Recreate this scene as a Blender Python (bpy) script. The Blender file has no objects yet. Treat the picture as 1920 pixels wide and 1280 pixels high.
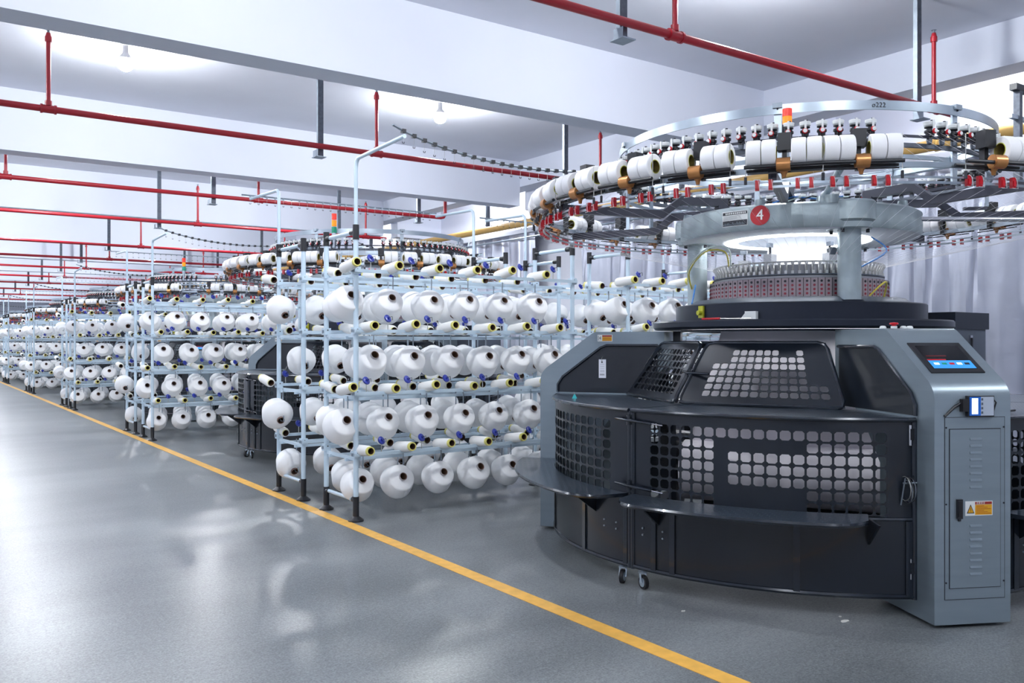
import bpy, math, random
from math import sin, cos, pi, radians, degrees, atan2, hypot
from mathutils import Matrix, Vector
random.seed(7)
S = bpy.context.scene
COL = S.collection

# ------------------------------------------------------------------ camera
H = 1.5
YAW = radians(35.04)
cam_data = bpy.data.cameras.new('camera')
cam_data.sensor_width = 36.0
cam_data.lens = 1633 / 1920 * 36.0
cam_data.clip_end = 200
cam = bpy.data.objects.new('camera', cam_data)
cam.location = (0, 0, H)
cam.rotation_euler = (pi / 2, 0, -YAW)
COL.objects.link(cam)
S.camera = cam
# ------------------------------------------------------------------ world, exposure
w = bpy.data.worlds.new('world'); S.world = w
w.use_nodes = True
w.node_tree.nodes['Background'].inputs[0].default_value = (.75, .83, 1, 1)
w.node_tree.nodes['Background'].inputs[1].default_value = .3
S.view_settings.view_transform = 'Standard'
S.view_settings.look = 'None'
S.view_settings.gamma = 1
S.view_settings.use_curve_mapping = False
S.view_settings.exposure = 0.0
S.cycles.max_bounces = 8
S.cycles.diffuse_bounces = 5
S.cycles.glossy_bounces = 4
S.cycles.sample_clamp_indirect = 6
S.cycles.use_denoising = True
BULB_POWER = 740
BULB_X = (-2.1, 2.2, 6.55, 10.9)
BULB_Y = [-0.8 + 6.0 * i for i in range(12)]
LAMP_COL = (.93, .965, 1.0)

def proj(x, y, z):
    d = .5741 * x + .8188 * y; r = .8188 * x - .5741 * y
    return 960 + 1633 * r / d, 640 - 1633 * (z - H) / d, d

# ------------------------------------------------------------------ materials
MATS = {}
def srgb(r, g, b):
    f = lambda c: (c / 255 / 12.92) if c / 255 <= .04045 else ((c / 255 + .055) / 1.055) ** 2.4
    return (f(r), f(g), f(b), 1)
def mat(name, col, rough=.5, metal=0., emit=None, estr=0., noise=0., nscale=8., bump=0., bscale=60., spec=.5, coat=0., trans=0., aniso=None):
    m = bpy.data.materials.new(name); m.use_nodes = True
    nt = m.node_tree; b = nt.nodes['Principled BSDF']
    b.inputs['Base Color'].default_value = col
    b.inputs['Roughness'].default_value = rough
    b.inputs['Metallic'].default_value = metal
    b.inputs['Specular IOR Level'].default_value = spec
    b.inputs['Coat Weight'].default_value = coat
    if trans: b.inputs['Transmission Weight'].default_value = trans
    if emit:
        b.inputs['Emission Color'].default_value = emit
        b.inputs['Emission Strength'].default_value = estr
    tc = nt.nodes.new('ShaderNodeTexCoord')
    src = tc.outputs['Object']
    if aniso:
        mp = nt.nodes.new('ShaderNodeMapping'); mp.inputs['Scale'].default_value = aniso
        nt.links.new(src, mp.inputs['Vector']); src = mp.outputs[0]
    if noise:
        n = nt.nodes.new('ShaderNodeTexNoise'); n.inputs['Scale'].default_value = nscale; n.inputs['Detail'].default_value = 5
        nt.links.new(src, n.inputs['Vector'])
        cr = nt.nodes.new('ShaderNodeMapRange')
        cr.inputs[1].default_value = .3; cr.inputs[2].default_value = .7
        cr.inputs[3].default_value = 1 - noise; cr.inputs[4].default_value = 1 + noise
        nt.links.new(n.outputs[0], cr.inputs[0])
        mx = nt.nodes.new('ShaderNodeVectorMath'); mx.operation = 'SCALE'
        mx.inputs[0].default_value = col[:3]
        nt.links.new(cr.outputs[0], mx.inputs['Scale'])
        nt.links.new(mx.outputs[0], b.inputs['Base Color'])
    if bump:
        n2 = nt.nodes.new('ShaderNodeTexNoise'); n2.inputs['Scale'].default_value = bscale; n2.inputs['Detail'].default_value = 3
        nt.links.new(src, n2.inputs['Vector'])
        bp = nt.nodes.new('ShaderNodeBump'); bp.inputs['Strength'].default_value = bump; bp.inputs['Distance'].default_value = .01
        nt.links.new(n2.outputs[0], bp.inputs['Height'])
        nt.links.new(bp.outputs[0], b.inputs['Normal'])
    MATS[name] = m
    return m

mat('wall_paint', srgb(226, 228, 238), .75, noise=.02, nscale=1.2, bump=.05, bscale=8)
mat('ceiling_paint', srgb(224, 226, 236), .8, noise=.035, nscale=.8, bump=.05, bscale=6)
mat('beam_paint', srgb(222, 226, 238), .7, noise=.02, nscale=1.0, bump=.06, bscale=5)
mat('line_paint', srgb(235, 180, 85), .45, noise=.10, nscale=14)
mat('red_paint', srgb(168, 28, 42), .32, noise=.06, nscale=5)
mat('zinc', srgb(150, 160, 170), .42, .75, noise=.12, nscale=12)
mat('zinc_bright', srgb(178, 190, 200), .28, .85, noise=.06, nscale=10)
mat('dark_strut', srgb(92, 98, 108), .5, .4, noise=.2, nscale=30)
mat('gas_yellow', srgb(205, 165, 95), .4, noise=.05)
mat('rack_paint', srgb(205, 224, 238), .3, .1, noise=.02)
mat('black_plastic', srgb(28, 30, 36), .4)
mat('dark_panel', srgb(20, 27, 37), .28, .1, noise=.06, nscale=4, coat=.25)
mat('dark_gloss', srgb(30, 37, 48), .18, .2, coat=.4)
mat('dark_plate', srgb(36, 42, 54), .3, .5, noise=.05)
mat('arm_grey', srgb(58, 60, 72), .4, .3, noise=.08, nscale=14)
mat('cabinet_grey', srgb(134, 147, 156), .33, .45, noise=.04, nscale=3, bump=.03, bscale=120, aniso=(1, 1, 8))
mat('cabinet_dark', srgb(84, 92, 104), .4, .2, noise=.04)
mat('cast_grey', srgb(166, 179, 184), .36, .4, noise=.10, nscale=9, bump=.12, bscale=45)
mat('chrome', srgb(215, 215, 220), .12, 1.)
mat('white_lining', srgb(240, 244, 250), .45)
mat('drum_white', srgb(248, 250, 255), .5)
mat('led', srgb(255, 255, 255), .5, emit=(.95, .98, 1, 1), estr=16)
mat('bulb_glow', srgb(255, 255, 255), .5, emit=LAMP_COL + (1,), estr=BULB_POWER)
mat('lamp_white', srgb(235, 235, 235), .4)
mat('cone_yarn', srgb(250, 250, 251), .8, noise=.015, nscale=20, bump=.05, bscale=160, aniso=(1, 1, 14))
mat('bobbin_yarn', srgb(244, 244, 242), .75, bump=.15, bscale=160, aniso=(1, 1, 14))
mat('paper_tube', srgb(120, 96, 88), .7)
mat('tube_metalrim', srgb(175, 170, 172), .35, .3)
mat('yellow_rim', srgb(222, 214, 120), .5)
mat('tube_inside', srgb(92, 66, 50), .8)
mat('blue_plastic', srgb(36, 52, 150), .3)
mat('roll_yarn', srgb(247, 247, 249), .7, bump=.12, bscale=200)
mat('roll_core', srgb(105, 92, 40), .7, noise=.3, nscale=30)
mat('roll_core_rim', srgb(190, 190, 70), .6)
mat('bronze', srgb(186, 130, 78), .35, .55, noise=.08)
mat('red_plastic', srgb(196, 18, 34), .3)
mat('wheel_white', srgb(226, 230, 230), .35)
mat('cam_pink', srgb(158, 144, 150), .45, .3)
mat('cam_red', srgb(140, 40, 58), .4)
mat('cam_grey', srgb(150, 152, 158), .35, .5)
mat('finger_metal', srgb(205, 205, 205), .3, .6)
mat('silver_cloth', srgb(178, 182, 196), .36, .6, noise=.06, nscale=2, bump=.5, bscale=5)
mat('fabric_white', srgb(232, 228, 236), .8, noise=.02)
mat('floor_dirt', srgb(225, 225, 220), .8)
mat('screen_black', srgb(10, 10, 14), .15)
mat('screen_blue', srgb(40, 120, 200), .3, emit=srgb(60, 150, 215), estr=.75)
mat('screen_red', srgb(150, 20, 30), .3, emit=srgb(190, 30, 50), estr=.5)
mat('screen_dimred', srgb(60, 8, 12), .3, emit=srgb(120, 10, 20), estr=.3)
mat('screen_white', srgb(230, 245, 255), .3, emit=srgb(225, 240, 255), estr=1.0)
mat('terminal_blue', srgb(20, 100, 200), .35)
mat('terminal_grey', srgb(175, 185, 200), .4)
mat('sticker_white', srgb(225, 228, 228), .5)
mat('sticker_yellow', srgb(218, 160, 20), .5)
mat('sticker_red', srgb(150, 30, 20), .5)
mat('ink', srgb(25, 28, 40), .5)
mat('sign_red', srgb(178, 30, 42), .4)
mat('paper', srgb(225, 228, 238), .7)
mat('oiler_yellow', srgb(190, 190, 50), .35)
mat('cyan_clip', srgb(70, 190, 195), .3)
mat('blue_cap', srgb(25, 40, 200), .3)
mat('beacon_red', srgb(230, 60, 45), .25, emit=srgb(230, 60, 40), estr=.25)
mat('beacon_orange', srgb(240, 145, 20), .25, emit=srgb(245, 145, 20), estr=.35)
mat('beacon_green', srgb(40, 150, 120), .25)
mat('hose_white', srgb(220, 235, 230), .3)
mat('hose_yellow', srgb(215, 200, 80), .35)
mat('hose_blue', srgb(70, 130, 200), .35)
mat('wire', srgb(190, 190, 185), .3, .8)
mat('thread', srgb(235, 235, 240), .6)
mat('rubber', srgb(24, 24, 28), .55)

def floor_material():
    m = bpy.data.materials.new('polished_concrete'); m.use_nodes = True
    nt = m.node_tree; N = nt.nodes; L = nt.links; b = N['Principled BSDF']
    tc = N.new('ShaderNodeTexCoord')
    def noise(scale, detail=6, rough=.55):
        n = N.new('ShaderNodeTexNoise'); n.inputs['Scale'].default_value = scale
        n.inputs['Detail'].default_value = detail; n.inputs['Roughness'].default_value = rough
        L.new(tc.outputs['Object'], n.inputs['Vector']); return n.outputs[0]
    mp = N.new('ShaderNodeMapping'); mp.inputs['Scale'].default_value = (1, 2.2, 1); L.new(tc.outputs['Object'], mp.inputs['Vector'])
    big = noise(.35, 7, .55); L.new(mp.outputs[0], big.node.inputs['Vector'])
    fine = noise(38, 6, .75); sp = noise(95, 4, .7)
    def madd(a, k, c):
        n = N.new('ShaderNodeMath'); n.operation = 'MULTIPLY_ADD'; L.new(a, n.inputs[0]); n.inputs[1].default_value = k
        if c is None: n.inputs[2].default_value = 0
        else: L.new(c, n.inputs[2])
        return n.outputs[0]
    tot = madd(sp, .8, madd(fine, .5, madd(big, .7, None)))       # mean about 1.0
    mr = N.new('ShaderNodeMapRange'); mr.interpolation_type = 'SMOOTHERSTEP'
    mr.inputs[1].default_value = .62; mr.inputs[2].default_value = 1.38; L.new(tot, mr.inputs[0])
    mix = N.new('ShaderNodeMix'); mix.data_type = 'RGBA'
    mix.inputs[6].default_value = srgb(68, 72, 76); mix.inputs[7].default_value = srgb(150, 155, 157)
    L.new(mr.outputs[0], mix.inputs[0]); L.new(mix.outputs[2], b.inputs['Base Color'])
    L.new(madd(big, .16, None), b.inputs['Roughness']); b.inputs['Roughness'].links[0].from_node.inputs[2].default_value = .24
    b.inputs['Specular IOR Level'].default_value = .6
    MATS['concrete'] = m
floor_material()
def tread_material():
    # checker plate: raised lozenges as a bump
    m = bpy.data.materials.new('checker_plate'); m.use_nodes = True
    nt = m.node_tree; N = nt.nodes; L = nt.links; b = N['Principled BSDF']
    b.inputs['Base Color'].default_value = srgb(52, 64, 78); b.inputs['Roughness'].default_value = .32
    b.inputs['Metallic'].default_value = .4; b.inputs['Coat Weight'].default_value = .3
    tc = N.new('ShaderNodeTexCoord')
    def wave(rot):
        mp = N.new('ShaderNodeMapping'); mp.inputs['Rotation'].default_value = (0, 0, rot)
        L.new(tc.outputs['Object'], mp.inputs['Vector'])
        wv = N.new('ShaderNodeTexWave'); wv.inputs['Scale'].default_value = 8; L.new(mp.outputs[0], wv.inputs['Vector'])
        return wv.outputs['Fac']
    mul = N.new('ShaderNodeMath'); mul.operation = 'MULTIPLY'
    L.new(wave(.6), mul.inputs[0]); L.new(wave(-.9), mul.inputs[1])
    st = N.new('ShaderNodeMapRange'); st.inputs[1].default_value = .35; st.inputs[2].default_value = .55
    L.new(mul.outputs[0], st.inputs[0])
    bp = N.new('ShaderNodeBump'); bp.inputs['Strength'].default_value = .7; bp.inputs['Distance'].default_value = .03
    L.new(st.outputs[0], bp.inputs['Height']); L.new(bp.outputs[0], b.inputs['Normal'])
    MATS['tread'] = m
tread_material()

# ------------------------------------------------------------------ mesh builder
class MB:
    def __init__(s):
        s.v = []; s.f = []; s.m = []; s.mats = []; s.T = None; s.mesh = None
    def mi(s, name):
        if name not in s.mats: s.mats.append(name)
        return s.mats.index(name)
    def av(s, p):
        if s.T is not None: p = s.T(p)
        s.v.append((p[0], p[1], p[2])); return len(s.v) - 1
    def face(s, ids, mat):
        s.f.append(tuple(ids)); s.m.append(s.mi(mat))
    def poly(s, pts, mat):
        s.face([s.av(p) for p in pts], mat)
    def box(s, x0, x1, y0, y1, z0, z1, mat):
        a = [s.av(p) for p in ((x0,y0,z0),(x1,y0,z0),(x1,y1,z0),(x0,y1,z0),(x0,y0,z1),(x1,y0,z1),(x1,y1,z1),(x0,y1,z1))]
        for q in ((3,2,1,0),(4,5,6,7),(0,1,5,4),(1,2,6,5),(2,3,7,6),(3,0,4,7)): s.face([a[i] for i in q], mat)
    def tube(s, pts, r, mat, n=8, caps=True, close=False):
        pts = [Vector(p) for p in pts]; N = len(pts)
        rs = r if isinstance(r, (list, tuple)) else [r] * N
        rings = []; up = None
        for i, p in enumerate(pts):
            if close: t = (pts[(i+1) % N] - pts[i-1])
            else: t = pts[min(i+1, N-1)] - pts[max(i-1, 0)]
            t.normalize()
            if up is None:
                up = Vector((0, 0, 1)) if abs(t.z) < .9 else Vector((1, 0, 0))
            a = t.cross(up).normalized(); b = a.cross(t).normalized(); up = b
            rings.append([s.av(p + a * (rs[i] * cos(2*pi*k/n)) + b * (rs[i] * sin(2*pi*k/n))) for k in range(n)])
        for i in range(N if close else N - 1):
            A = rings[i]; B = rings[(i+1) % N]
            for k in range(n): s.face((A[k], B[k], B[(k+1) % n], A[(k+1) % n]), mat)
        if caps and not close:
            s.face(rings[0], mat); s.face(rings[-1][::-1], mat)
    def cyl(s, p0, p1, r, mat, n=12, r1=None, caps=True):
        s.tube([p0, p1], [r, r if r1 is None else r1], mat, n, caps)
    def lathe(s, prof, n=24, a0=0, a1=2*pi, frame=None):
        # prof: list of (r, z, mat) ; frame maps local
        full = abs(a1 - a0 - 2*pi) < 1e-6
        cnt = n if full else n + 1
        rings = []
        for (r, z, *_) in prof:
            ring = []
            for k in range(cnt):
                a = a0 + (a1 - a0) * k / n
                p = (r * cos(a), r * sin(a), z)
                if frame is not None: p = frame @ Vector(p)
                ring.append(s.av(p))
            rings.append(ring)
        for i in range(len(prof) - 1):
            A = rings[i]; B = rings[i+1]; m = prof[i+1][2]
            for k in range(n):
                k2 = (k + 1) % cnt
                s.face((A[k], A[k2], B[k2], B[k]), m)
    def arc(s, r0, r1, z0, z1, a0, a1, mat, n=24, caps=True):
        # box bent round the z axis (degrees)
        full = abs(a1 - a0 - 360) < 1e-6
        R = []
        for k in range(n + 1):
            a = radians(a0 + (a1 - a0) * k / n); c, d = cos(a), sin(a)
            if full and k == n: R.append(R[0]); continue
            R.append([s.av((r*c, r*d, z)) for r, z in ((r0,z0),(r1,z0),(r1,z1),(r0,z1))])
        for k in range(n):
            A, B = R[k], R[k+1]
            for i in range(4):
                j = (i + 1) % 4; s.face((A[i], A[j], B[j], B[i]), mat)
        if not full and caps: s.face(R[0][::-1], mat); s.face(R[-1], mat)
    def ringtube(s, R, z, r, mat, a0=0, a1=360, n=48, k=8):
        full = abs(a1 - a0 - 360) < 1e-6
        pts = [(R*cos(radians(a0+(a1-a0)*i/n)), R*sin(radians(a0+(a1-a0)*i/n)), z) for i in range(n if full else n+1)]
        s.tube(pts, r, mat, k, close=full)
    def prism(s, poly, w0, w1, mat, fn):
        # poly list of 2D; fn(a,b,w)->3D
        A = [s.av(fn(a, b, w0)) for a, b in poly]; B = [s.av(fn(a, b, w1)) for a, b in poly]
        n = len(poly)
        s.face(A[::-1], mat); s.face(B, mat)
        for i in range(n): s.face((A[i], A[(i+1) % n], B[(i+1) % n], B[i]), mat)
    def perf(s, us, vs, isopen, fn, th, mat, mg=.085, rc=.28):
        # perforated sheet with round-cornered square holes. fn(u,v,w)
        for i in range(len(us)-1):
            for j in range(len(vs)-1):
                u0, u1, v0, v1 = us[i], us[i+1], vs[j], vs[j+1]
                co = [(u0,v0),(u1,v0),(u1,v1),(u0,v1)]
                if not isopen(i, j):
                    for w in (0, th):
                        ids = [s.av(fn(a, b, w)) for a, b in co]
                        s.face(ids if w == 0 else ids[::-1], mat)
                    continue
                du, dv = (u1-u0)*mg, (v1-v0)*mg
                a0, a1, b0, b1 = u0+du, u1-du, v0+dv, v1-dv
                ru, rv = (u1-u0)*rc*.6, (v1-v0)*rc*.6
                inn = [(a0,b0+rv),(a0+ru,b0),(a1-ru,b0),(a1,b0+rv),(a1,b1-rv),(a1-ru,b1),(a0+ru,b1),(a0,b1-rv)]
                # corner i -> inn[2i], inn[2i+1]
                R = []
                for w in (0, th):
                    C = [s.av(fn(a, b, w)) for a, b in co]; I = [s.av(fn(a, b, w)) for a, b in inn]
                    for q in range(4):
                        q2 = (q+1) % 4
                        f1 = (C[q], C[q2], I[2*q2], I[2*q+1]); f2 = (C[q], I[2*q+1], I[2*q])
                        s.face(f1 if w == 0 else f1[::-1], mat); s.face(f2 if w == 0 else f2[::-1], mat)
                    R.append(I)
                for q in range(8):
                    s.face((R[0][q], R[0][(q+1) % 8], R[1][(q+1) % 8], R[1][q]), mat)
    def append(s, o, M=None):
        base = len(s.v)
        if M is None: s.v.extend(o.v)
        else: s.v.extend(tuple(M @ Vector(p)) for p in o.v)
        mm = [s.mi(n) for n in o.mats]
        s.f.extend(tuple(i + base for i in f) for f in o.f)
        s.m.extend(mm[i] for i in o.m)
    def get(s, name):
        if s.mesh is None:
            me = bpy.data.meshes.new(name)
            me.from_pydata(s.v, [], s.f)
            for n in s.mats: me.materials.append(MATS[n])
            me.polygons.foreach_set('material_index', s.m)
            me.polygons.foreach_set('use_smooth', [True] * len(s.f))
            me.update()
            me.set_sharp_from_angle(angle=radians(38))
            s.mesh = me
        return s.mesh

def put(name, mb, parent=None, loc=(0,0,0), rot=(0,0,0), label=None, cat=None, group=None, kind=None):
    o = bpy.data.objects.new(name, mb.get(name) if mb is not None else None)
    o.location = loc; o.rotation_euler = rot
    if parent is not None: o.parent = parent
    if label: o['label'] = label
    if cat: o['category'] = cat
    if group: o['group'] = group
    if kind: o['kind'] = kind
    COL.objects.link(o)
    return o
def struct(name, mb): return put(name, mb, kind='structure')

class Model:
    """A thing as a list of parts; make() links it as objects, merge() welds the parts for distant copies."""
    def __init__(s): s.parts = []
    def add(s, name, mb, loc=(0,0,0), rz=0, parent=None, label=None, kind=None):
        s.parts.append((name, mb, loc, rz, parent, label, kind)); return len(s.parts) - 1
    def make(s, name, loc, label, cat, group=None, skip=()):
        root = put(name, None, loc=loc, label=label, cat=cat, group=group)
        obs = []
        for (n, mb, l, rz, par, lab, kd) in s.parts:
            if n in skip or (par is not None and obs[par] is None): obs.append(None); continue
            obs.append(put(n, mb, obs[par] if par is not None else root, l, (0, 0, rz), label=lab, kind=kd))
        return root
    def merge(s, skip=()):
        out = MB(); Ms = []
        for (n, mb, l, rz, par, lab, kd) in s.parts:
            M = Matrix.Translation(l) @ Matrix.Rotation(rz, 4, 'Z')
            if par is not None: M = Ms[par] @ M
            Ms.append(M)
            if n not in skip: out.append(mb, M)
        return out

def text_into(mb, body, size, fn, mat, depth=.001):
    """flat lettering; fn(x, y, w) places the glyph plane (x right, y up, w out)"""
    cu = bpy.data.curves.new('t', 'FONT'); cu.body = body; cu.size = size; cu.align_x = 'CENTER'; cu.align_y = 'CENTER'
    cu.extrude = depth; cu.resolution_u = 3
    ob = bpy.data.objects.new('t', cu)
    me = bpy.data.meshes.new_from_object(ob)
    idx = [mb.av(fn(v.co.x, v.co.y, v.co.z)) for v in me.vertices]
    for p in me.polygons: mb.face([idx[i] for i in p.vertices], mat)
    bpy.data.objects.remove(ob); bpy.data.curves.remove(cu); bpy.data.meshes.remove(me)

# ------------------------------------------------------------------ room
XL, XR, Y0, Y1, ZC = -6.0, 11.8, -6.0, 72.0, 5.08
def slab(x0, x1, y0, y1, z0, z1, m):
    b = MB(); b.box(x0, x1, y0, y1, z0, z1, m); return b
struct('floor', slab(XL, XR, Y0, Y1, -.2, 0, 'concrete'))
struct('ceiling', slab(XL, XR, Y0, Y1, ZC, ZC + .2, 'ceiling_paint'))
struct('wall_right', slab(XR, XR + .2, Y0, Y1, 0, ZC, 'wall_paint'))
struct('wall_left', slab(XL - .2, XL, Y0, Y1, 0, ZC, 'wall_paint'))
struct('wall_back', slab(XL, XR, Y1, Y1 + .2, 0, ZC, 'wall_paint'))
struct('wall_front', slab(XL, XR, Y0 - .2, Y0, 0, ZC, 'wall_paint'))
BEAM_Y = [2.13 + 6.0 * i for i in range(-1, 12)]
ti = 1
for by in BEAM_Y:
    struct('trim_%d' % ti, slab(XL, 10.1, by, by + .37, 4.2, ZC, 'beam_paint')); ti += 1
struct('trim_%d' % ti, slab(10.1, 10.5, Y0, Y1, 4.58, ZC, 'beam_paint')); ti += 1
struct('trim_%d' % ti, slab(11.35, XR, Y0, Y1, 3.92, 4.02, 'beam_paint')); ti += 1
# a small stub beam from the edge beam to the wall on each axis
for by in BEAM_Y:
    struct('trim_%d' % ti, slab(10.5, XR, by, by + .37, 4.2, ZC, 'beam_paint')); ti += 1

b = MB(); b.box(2.95, 3.055, Y0 + .01, Y1 - .01, .0005, .003, 'line_paint')
put('floor_line', b, label='long yellow painted line on the concrete floor along the racks', cat='floor line')

# ------------------------------------------------------------------ bulbs
bulb_m = MB()
prof = [(0.0, -.245, 'bulb_glow')]
for i in range(1, 7):
    a = pi * i / 9; prof.append((.095 * sin(a), -.15 - .095 * cos(a), 'bulb_glow'))
bulb_m.lathe(prof, 16)
hold_m = MB(); hold_m.lathe([(0, .10, 'lamp_white'), (.06, .10, 'lamp_white'), (.06, .08, 'lamp_white'), (.035, .06, 'lamp_white'), (.035, -.03, 'lamp_white'), (.05, -.05, 'lamp_white'), (.078, -.09, 'lamp_white'), (.082, -.101, 'lamp_white'), (0, -.101, 'lamp_white')], 16)
ROWN = ['left', 'aisle-side', 'machine-side', 'wall-side']
ORD = ['first', 'second', 'third', 'fourth', 'fifth', 'sixth', 'seventh', 'eighth', 'ninth', 'tenth', 'eleventh', 'twelfth']
for i, by in enumerate(BULB_Y):
    for j, bx in enumerate(BULB_X):
        px, py, d = proj(bx, by, 4.9) if (.574*bx+.819*by) > .1 else (-999, 0, 0)
        lab = 'bare white ceiling bulb, %s row, in the %s ceiling bay from the front wall' % (ROWN[j], ORD[i])
        if (i, j) == (2, 1): lab = 'glowing bare bulb at upper left under the ceiling, largest bulb in view'
        if (i, j) == (2, 2): lab = 'glowing bare bulb above the tall bent guide pole of the nearest rack'
        r = put('ceiling_bulb', None, loc=(bx, by, ZC - .10), label=lab, cat='light bulb', group='bare bulbs under the ceiling')
        put('lamp_holder', hold_m, r); put('bulb', bulb_m, r)
        if j == 3: r.scale = (.58, .58, 1)     # smaller lamps along the wall

# ------------------------------------------------------------------ sprinkler pipes
PIPE_Z = 3.91
RISX = (1.25, 5.0, 8.78)
HGX = (.4, 4.26, 8.15)
riser_m = MB()
riser_m.cyl((0,0,.0),(0,0,.74), .022, 'red_paint', 12)
riser_m.cyl((0,0,.035),(0,0,.085), .034, 'red_paint', 12)
riser_m.cyl((0,0,.70),(0,0,.75), .034, 'red_paint', 12)
head_m = MB()
head_m.lathe([(0,0,'red_paint'),(.03,0,'red_paint'),(.02,.04,'red_paint'),(.012,.05,'zinc'),(.012,.065,'zinc'),(.028,.07,'zinc'),(0,.075,'zinc')], 12)
coup_m = MB()
coup_m.cyl((-.06,0,0),(.06,0,0), .042, 'red_paint', 14)
coup_m.cyl((-.075,0,0),(-.055,0,0), .048, 'red_paint', 14); coup_m.cyl((.055,0,0),(.075,0,0), .048, 'red_paint', 14)
def hanger_mesh():
    m = MB(); top = ZC - PIPE_Z
    # open channel: back web and two flanges, foot plate and bracket under the pipe
    m.box(-.035, .035, .045, .05, -.13, top, 'dark_strut')
    m.box(-.035, -.03, .0455, .095, -.13, top, 'zinc'); m.box(.03, .035, .0455, .095, -.13, top, 'dark_strut')
    m.box(-.06, .06, .03, .11, top - .008, top, 'zinc')
    m.box(-.10, .035, -.05, .095, -.14, -.1305, 'zinc'); m.box(-.10, -.095, -.05, .05, -.13, -.06, 'zinc')
    return m
hang_m = hanger_mesh()
pipes = [(4.89, 9.18, 'nearest the camera, crossing the upper right'), (10.16, 9.0, 'second from the camera, passing behind the bent guide pole'),
         (14.68, 8.70, 'third from the camera, ending in an upturned elbow'), (18.4, 9.3, 'fourth from the camera'),
         (23.6, 9.3, 'fifth from the camera'), (27.7, 9.3, 'sixth from the camera'), (31.6, 9.3, 'seventh from the camera'),
         (36.3, 9.3, 'eighth from the camera'), (40.5, 9.3, 'ninth from the camera'), (45.5, 9.3, 'tenth from the camera'), (51., 9.3, 'eleventh from the camera'), (57., 9.3, 'twelfth from the camera')]
for k, (py, xe, desc) in enumerate(pipes):
    m = MB()
    if k == 2:
        m.tube([(XL, 0, 0), (8.6, 0, 0), (8.66, 0, .015), (8.70, 0, .07), (8.70, 0, .62)], .034, 'red_paint', 12)
    else: m.cyl((XL, 0, 0), (xe, 0, 0), .034, 'red_paint', 14)
    r = put('sprinkler_pipe', None, loc=(0, py, PIPE_Z), label='red sprinkler pipe under the ceiling, ' + desc, cat='pipe', group='red sprinkler pipes')
    put('pipe', m, r)
    for rx in RISX:
        if k == 2 and rx > 8: continue
        put('coupling', coup_m, r, (rx, 0, 0))
        q = put('riser', riser_m, r, (rx, 0, 0)); put('sprinkler_head', head_m, q, (0, 0, .75))
    for h, hx in enumerate(HGX):
        if k == 0 and h == 1: hx = 4.5
        if k == 0 and h == 2: hx = 8.59
        put('pipe_hanger', hang_m, loc=(hx, py, PIPE_Z), cat='pipe hanger', group='grey steel channel hangers of the pipes',
            label='grey steel channel hanging from ceiling, %s, holding red pipe %s' % (('left', 'middle', 'right')[h], ORD[k] + ' from camera'))

m = MB(); m.cyl((10.9, Y0, 4.03), (10.9, Y1, 4.03), .075, 'gas_yellow', 16)
for q in range(4):
    yy = 6 + 9 * q; m.cyl((10.9, yy, 4.03), (10.9, yy + .05, 4.03), .09, 'gas_yellow', 16)
gp = put('gas_pipe', m, label='thick yellow pipe running high along the right wall', cat='pipe')
for yy in (4.5, 10.5, 16.5, 22.5, 28.5, 34.5):
    q = MB(); q.box(10.86, 10.94, yy - .03, yy + .03, 4.105, ZC, 'dark_strut'); put('hanger', q, gp)

# ------------------------------------------------------------------ curtains
def curtain(y0, y1, seed):
    rnd = random.Random(seed); m = MB(); n = int((y1 - y0) / .05); rows = 16
    ph = [rnd.uniform(0, 6.28) for _ in range(6)]
    grid = []
    for i in range(n + 1):
        y = y0 + (y1 - y0) * i / n; col = []
        for j in range(rows + 1):
            t = j / rows; z = .15 + 3.77 * t
            g = .6 + .4 * (1 - t)
            yy = y + .06 * sin(3.1 * t + y * .8)
            o = .06 * sin(yy * 7.3 + ph[0] + .9*(1-t)*sin(y*1.3)) + .05 * sin(yy * 3.1 + ph[1]) + .06 * abs(sin(yy * 5.1 + ph[2] + 1.2 * t)) ** 3 + .03 * sin(yy * 19 + ph[3] + 1.5 * t) + .02 * sin(yy * 31 + ph[4]) * (1 - t)
            col.append(m.av((11.45 + o * g * 1.9, y, z)))
        grid.append(col)
    for i in range(n):
        for j in range(rows):
            m.face((grid[i][j], grid[i][j+1], grid[i+1][j+1], grid[i+1][j]), 'silver_cloth')
    return m
put('curtain', curtain(-2., 13.9, 1), label='silver grey curtain hanging in folds on right wall behind nearest machine', cat='curtain')
put('curtain', curtain(15.5, 26, 2), label='silver grey curtain on right wall further away, beyond the bare wall gap', cat='curtain')
put('curtain', curtain(27, 60, 3), label='farthest silver grey curtain along the right wall', cat='curtain')
for c in (0,):
    m = MB(); m.cyl((11.3, -3, 3.80), (11.3, 62, 3.80), .02, 'zinc_bright', 8)
    for yy in range(-2, 62, 4): m.cyl((11.3, yy, 3.80), (11.36, yy, 3.95), .012, 'zinc_bright', 6)
    put('curtain_rail', m, label='thin steel rail along the right wall above the curtains', cat='rail')

m = MB()
m.box(-.03, .03, -.03, .03, 3.0, 3.92, 'dark_strut')
m.box(-.10, XR-8.85, -.035, .035, 3.92, 3.98, 'black_plastic')
m.box(-.16, .5, -.02, .02, 3.64, 3.68, 'zinc_bright'); m.box(.46, .50, -.02, .02, 3.68, 3.92, 'zinc_bright')
put('wall_bracket', m, loc=(8.85, 4.09, 0), label='dark steel bracket with hanging post at the upper right edge', cat='bracket')

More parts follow.
